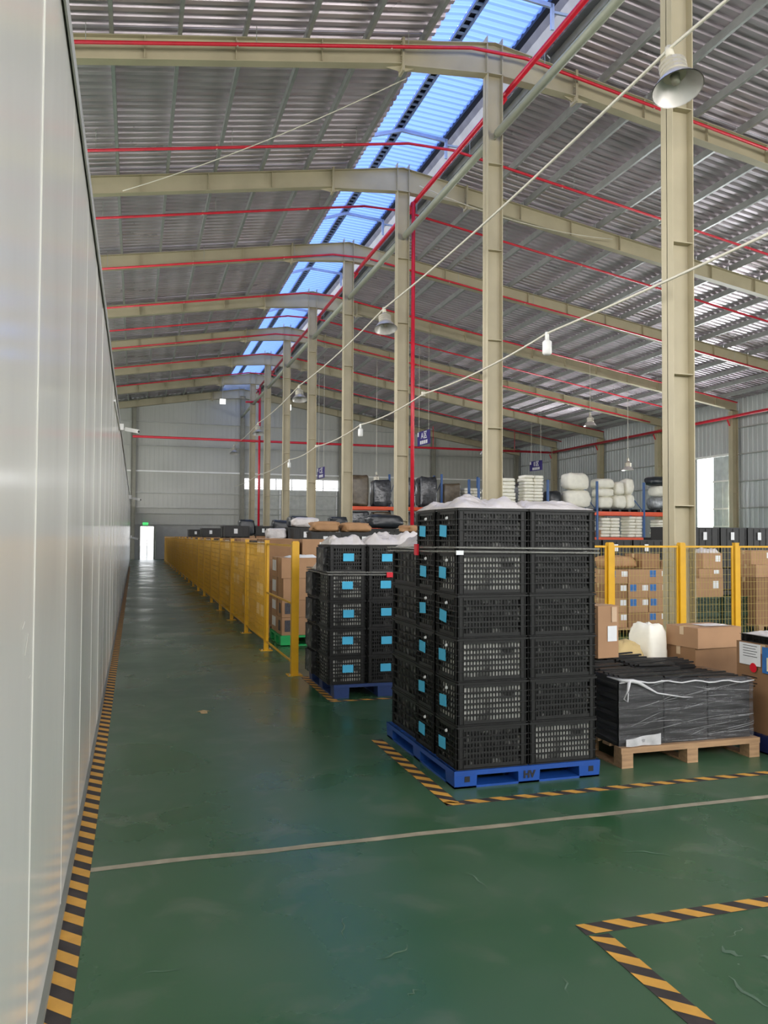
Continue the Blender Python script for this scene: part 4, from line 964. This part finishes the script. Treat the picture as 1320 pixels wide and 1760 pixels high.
pal_on(17.6, RY+.5, 2.72, 2.1, 'black pallet under the round pale bale')
sack('dark wrapped goods on the rack left of the big round pale bale', (16.9, RY+.5, 2.842), .7, .8, .75, 0, darkbag, 14)
sack('big lower pale bale under the round one on the rack', (17.97, RY+.45, 2.842), 1.3, .9, .8, 0, sackm, 31); sack('big round pale bale on the rack', (17.95, RY+.45, 3.62), 1.15, .9, .75, 0, sackm, 33)
pal_on(19.9, RY+.5, 2.72, 2.0, 'black pallet under the heap of seven white sacks')
for i, (dx, dz, w_, h_) in enumerate(((-.62, 0, .8, .55), (-.6, .5, .85, .4), (-.62, .86, .95, .46), (.1, 0, .62, .62), (.08, .6, .45, .6), (.6, 0, .45, .65), (.58, .62, .46, .72))):
    sack('fat white sack in the heap of seven on the rack, %s' % ['bottom left', 'middle left', 'top left', 'bottom middle', 'top middle', 'bottom right', 'pointed one at top right'][i], (19.9+dx, RY+.45, 2.842+dz), w_, .8, h_, 0, sackm, i+50)
pal_on(22.3, RY+.5, 2.72, 1.4, 'black pallet under the dark wrapped goods at the rack end')
sack('silver wrapped goods on the rack right of the white heap, lower', (22.2, RY+.5, 2.842), 1.1, .8, .6, 0, mat('silver_film_goods', (150, 154, 156), .25, .2, var=.4, scale=9), 61); sack('pale wrapped goods right of the white heap, middle', (22.25, RY+.5, 3.42), 1.0, .8, .5, 0, sackm, 63); sack('black bag topping the wrapped goods right of the white heap', (22.1, RY+.5, 3.9), 1.1, .8, .42, 0, darkbag, 62)
bagstack(19.45, RY+.4, 1.622, .9, 6, .14, 'left lower shelf stack'); bagstack(21.0-.3, RY+.4, 1.622, .7, 7, .13, 'middle lower shelf stack'); bagstack(22.3, RY+.4, 1.622, .9, 6, .13, 'right lower shelf stack')
for i in range(4): carton('small carton on the lower rack shelf near the white stacks, %s from the left' % ORD[i], (18.95+i*.12 if i < 1 else 18.2-i*.42+.4, RY+.3, 1.622), .36, .3, .3, .1, [card, card, paper, card][i])
for i in range(6): blackbin('black bin on the floor under the rack shelf, %s from the left' % ORD[i], ([16.97, 17.95, 19.35, 20.35, 21.7, 22.75][i], RY+.5, 0), .88, .7, 1.35, 0, 1)
# black bins right in front of the rack foot
for i in range(5): blackbin('dark bin in front of the pallet rack, %s from the left' % ORD[i], (18.6+i*.85, 26.0, .9), .8, .6, .72, 0, 1); blackbin('dark bin in front of the rack, lower row, %s from the left' % ORD[i], (18.6+i*.85, 26.0, .0), .8, .6, .898, 0, 0)
# left rack group farther in
RX2 = [9.4, 11.7, 14.0, 16.3, 18.6]; RY2 = 36.4
rack('far blue and orange rack with dark wrapped goods behind the third column', RX2, RY2, 1.0, [2.0, 3.0], 4.6, 1)
gd = mat('dark_glossy_wrapped', (60, 62, 66), .18, .1, var=.6, scale=7, bump=.5, bscale=6); gp = mat('brown_wrapped_goods', (92, 80, 62), .3, var=.4, scale=5, bump=.4, bscale=6)
q = 0
for i in range(4):
    for c in range(2):
        x = RX2[i]+.6+c*1.1; q += 1
        if q != 6: sack('film wrapped dark load on the far rack top shelf, %s from the left' % ORD[q-1], (x, RY2+.5, 3.002), .9, .85, [1.5, 1.3, 1.45, 1.5, 1.2, 1.2, 1.9, 1.3][q-1], 0, [gd, gp, gd, gd][q % 4], q+70, e=.2, nzs=.7)
        sack('film wrapped dark load on the far rack lower shelf, %s from the left' % ORD[q-1], (x, RY2+.5, 2.002), .9, .85, .78, 0, gd if q % 2 else gp, q+90, e=.2, nzs=.7)
        sack('film wrapped dark load on the floor under the far rack, %s from the left' % ORD[q-1], (x, RY2+.5, 0), .9, .85, 1.7, 0, gd, q+110, e=.2, nzs=.7)
bagstack(15.68, RY2+.45, 3.002, .85, 7, .14, 'striped stack on the far rack')
# ------------------------------------------------------------------ groups of repeats
GR = [('of the tall stack', 'black crates of the tall stack'), ('of the second stack', 'black crates of the second stack'), ('back left of the tall stack', 'black crates of the tall stack'), ('back right of the tall stack', 'black crates of the tall stack'),
      ('behind the left of the second stack', 'black crates of the second stack'), ('green crate', 'dark green crates behind the fence'), ('right fence', 'black bins beyond the right fence'), ('bin behind the nearest column', 'black bins behind the nearest column'),
      ('bin on top of', 'black bins on the aisle fence pallets'), ('bin topping the', 'black bins of the inner stock rows'), ('bin on the floor under the rack', 'black bins under the rack'), ('in front of the', 'dark bins before the rack'),
      ('blue printed carton', 'blue printed cartons behind the cross fence'), ('behind the nearest column', 'cartons behind the nearest column'), ('large brown carton behind the cross fence', 'large cartons at the right edge'), ('on the green pallet', 'cartons on the green pallet'),
      ('along the aisle fence', 'cartons on the aisle fence pallets'), ('inner stock row', 'cartons of the inner stock rows'), ('right edge pile', 'cartons of the right edge pile'), ('heap of seven', 'seven fat white sacks on the rack'), ('white bag of the', 'flat white bags stacked on the rack'),
      ('film wrapped dark load', 'wrapped dark loads on the far rack'), ('small carton on the lower rack', 'small cartons on the rack')]
BY_NAME = {'steel_column': 'beige columns of the middle row', 'wall_column': 'columns along the walls', 'roof_rafter': 'beige roof rafters', 'sprinkler_pipe': 'thin red sprinkler pipes', 'tie_tube': 'tie tubes between the columns', 'high_bay_lamp': 'high bay lamps', 'led_bulb': 'white bulbs on the lower cable', 'zone_sign': 'hanging zone signs', 'hazard_tape': 'striped floor tapes', 'safety_fence': 'yellow fences', 'security_camera': 'cameras on the partition', 'floodlight': 'far floodlights', 'brace_wire': 'thin roof wires', 'storage_rack': 'pallet racks', 'wooden_pallet': 'wooden pallets', 'plastic_pallet': 'plastic pallets', 'black_pallet': 'black pallets on the rack', 'plastic_bag': 'white plastic bags and sheets', 'film_band': 'film bands on the crate stacks'}
for o in S.objects:
    if 'category' not in o or 'group' in o: continue
    base = o.name.split('.')[0]
    if base in BY_NAME: o['group'] = BY_NAME[base]; continue
    for a, b in GR:
        if a in o['label']: o['group'] = b; break
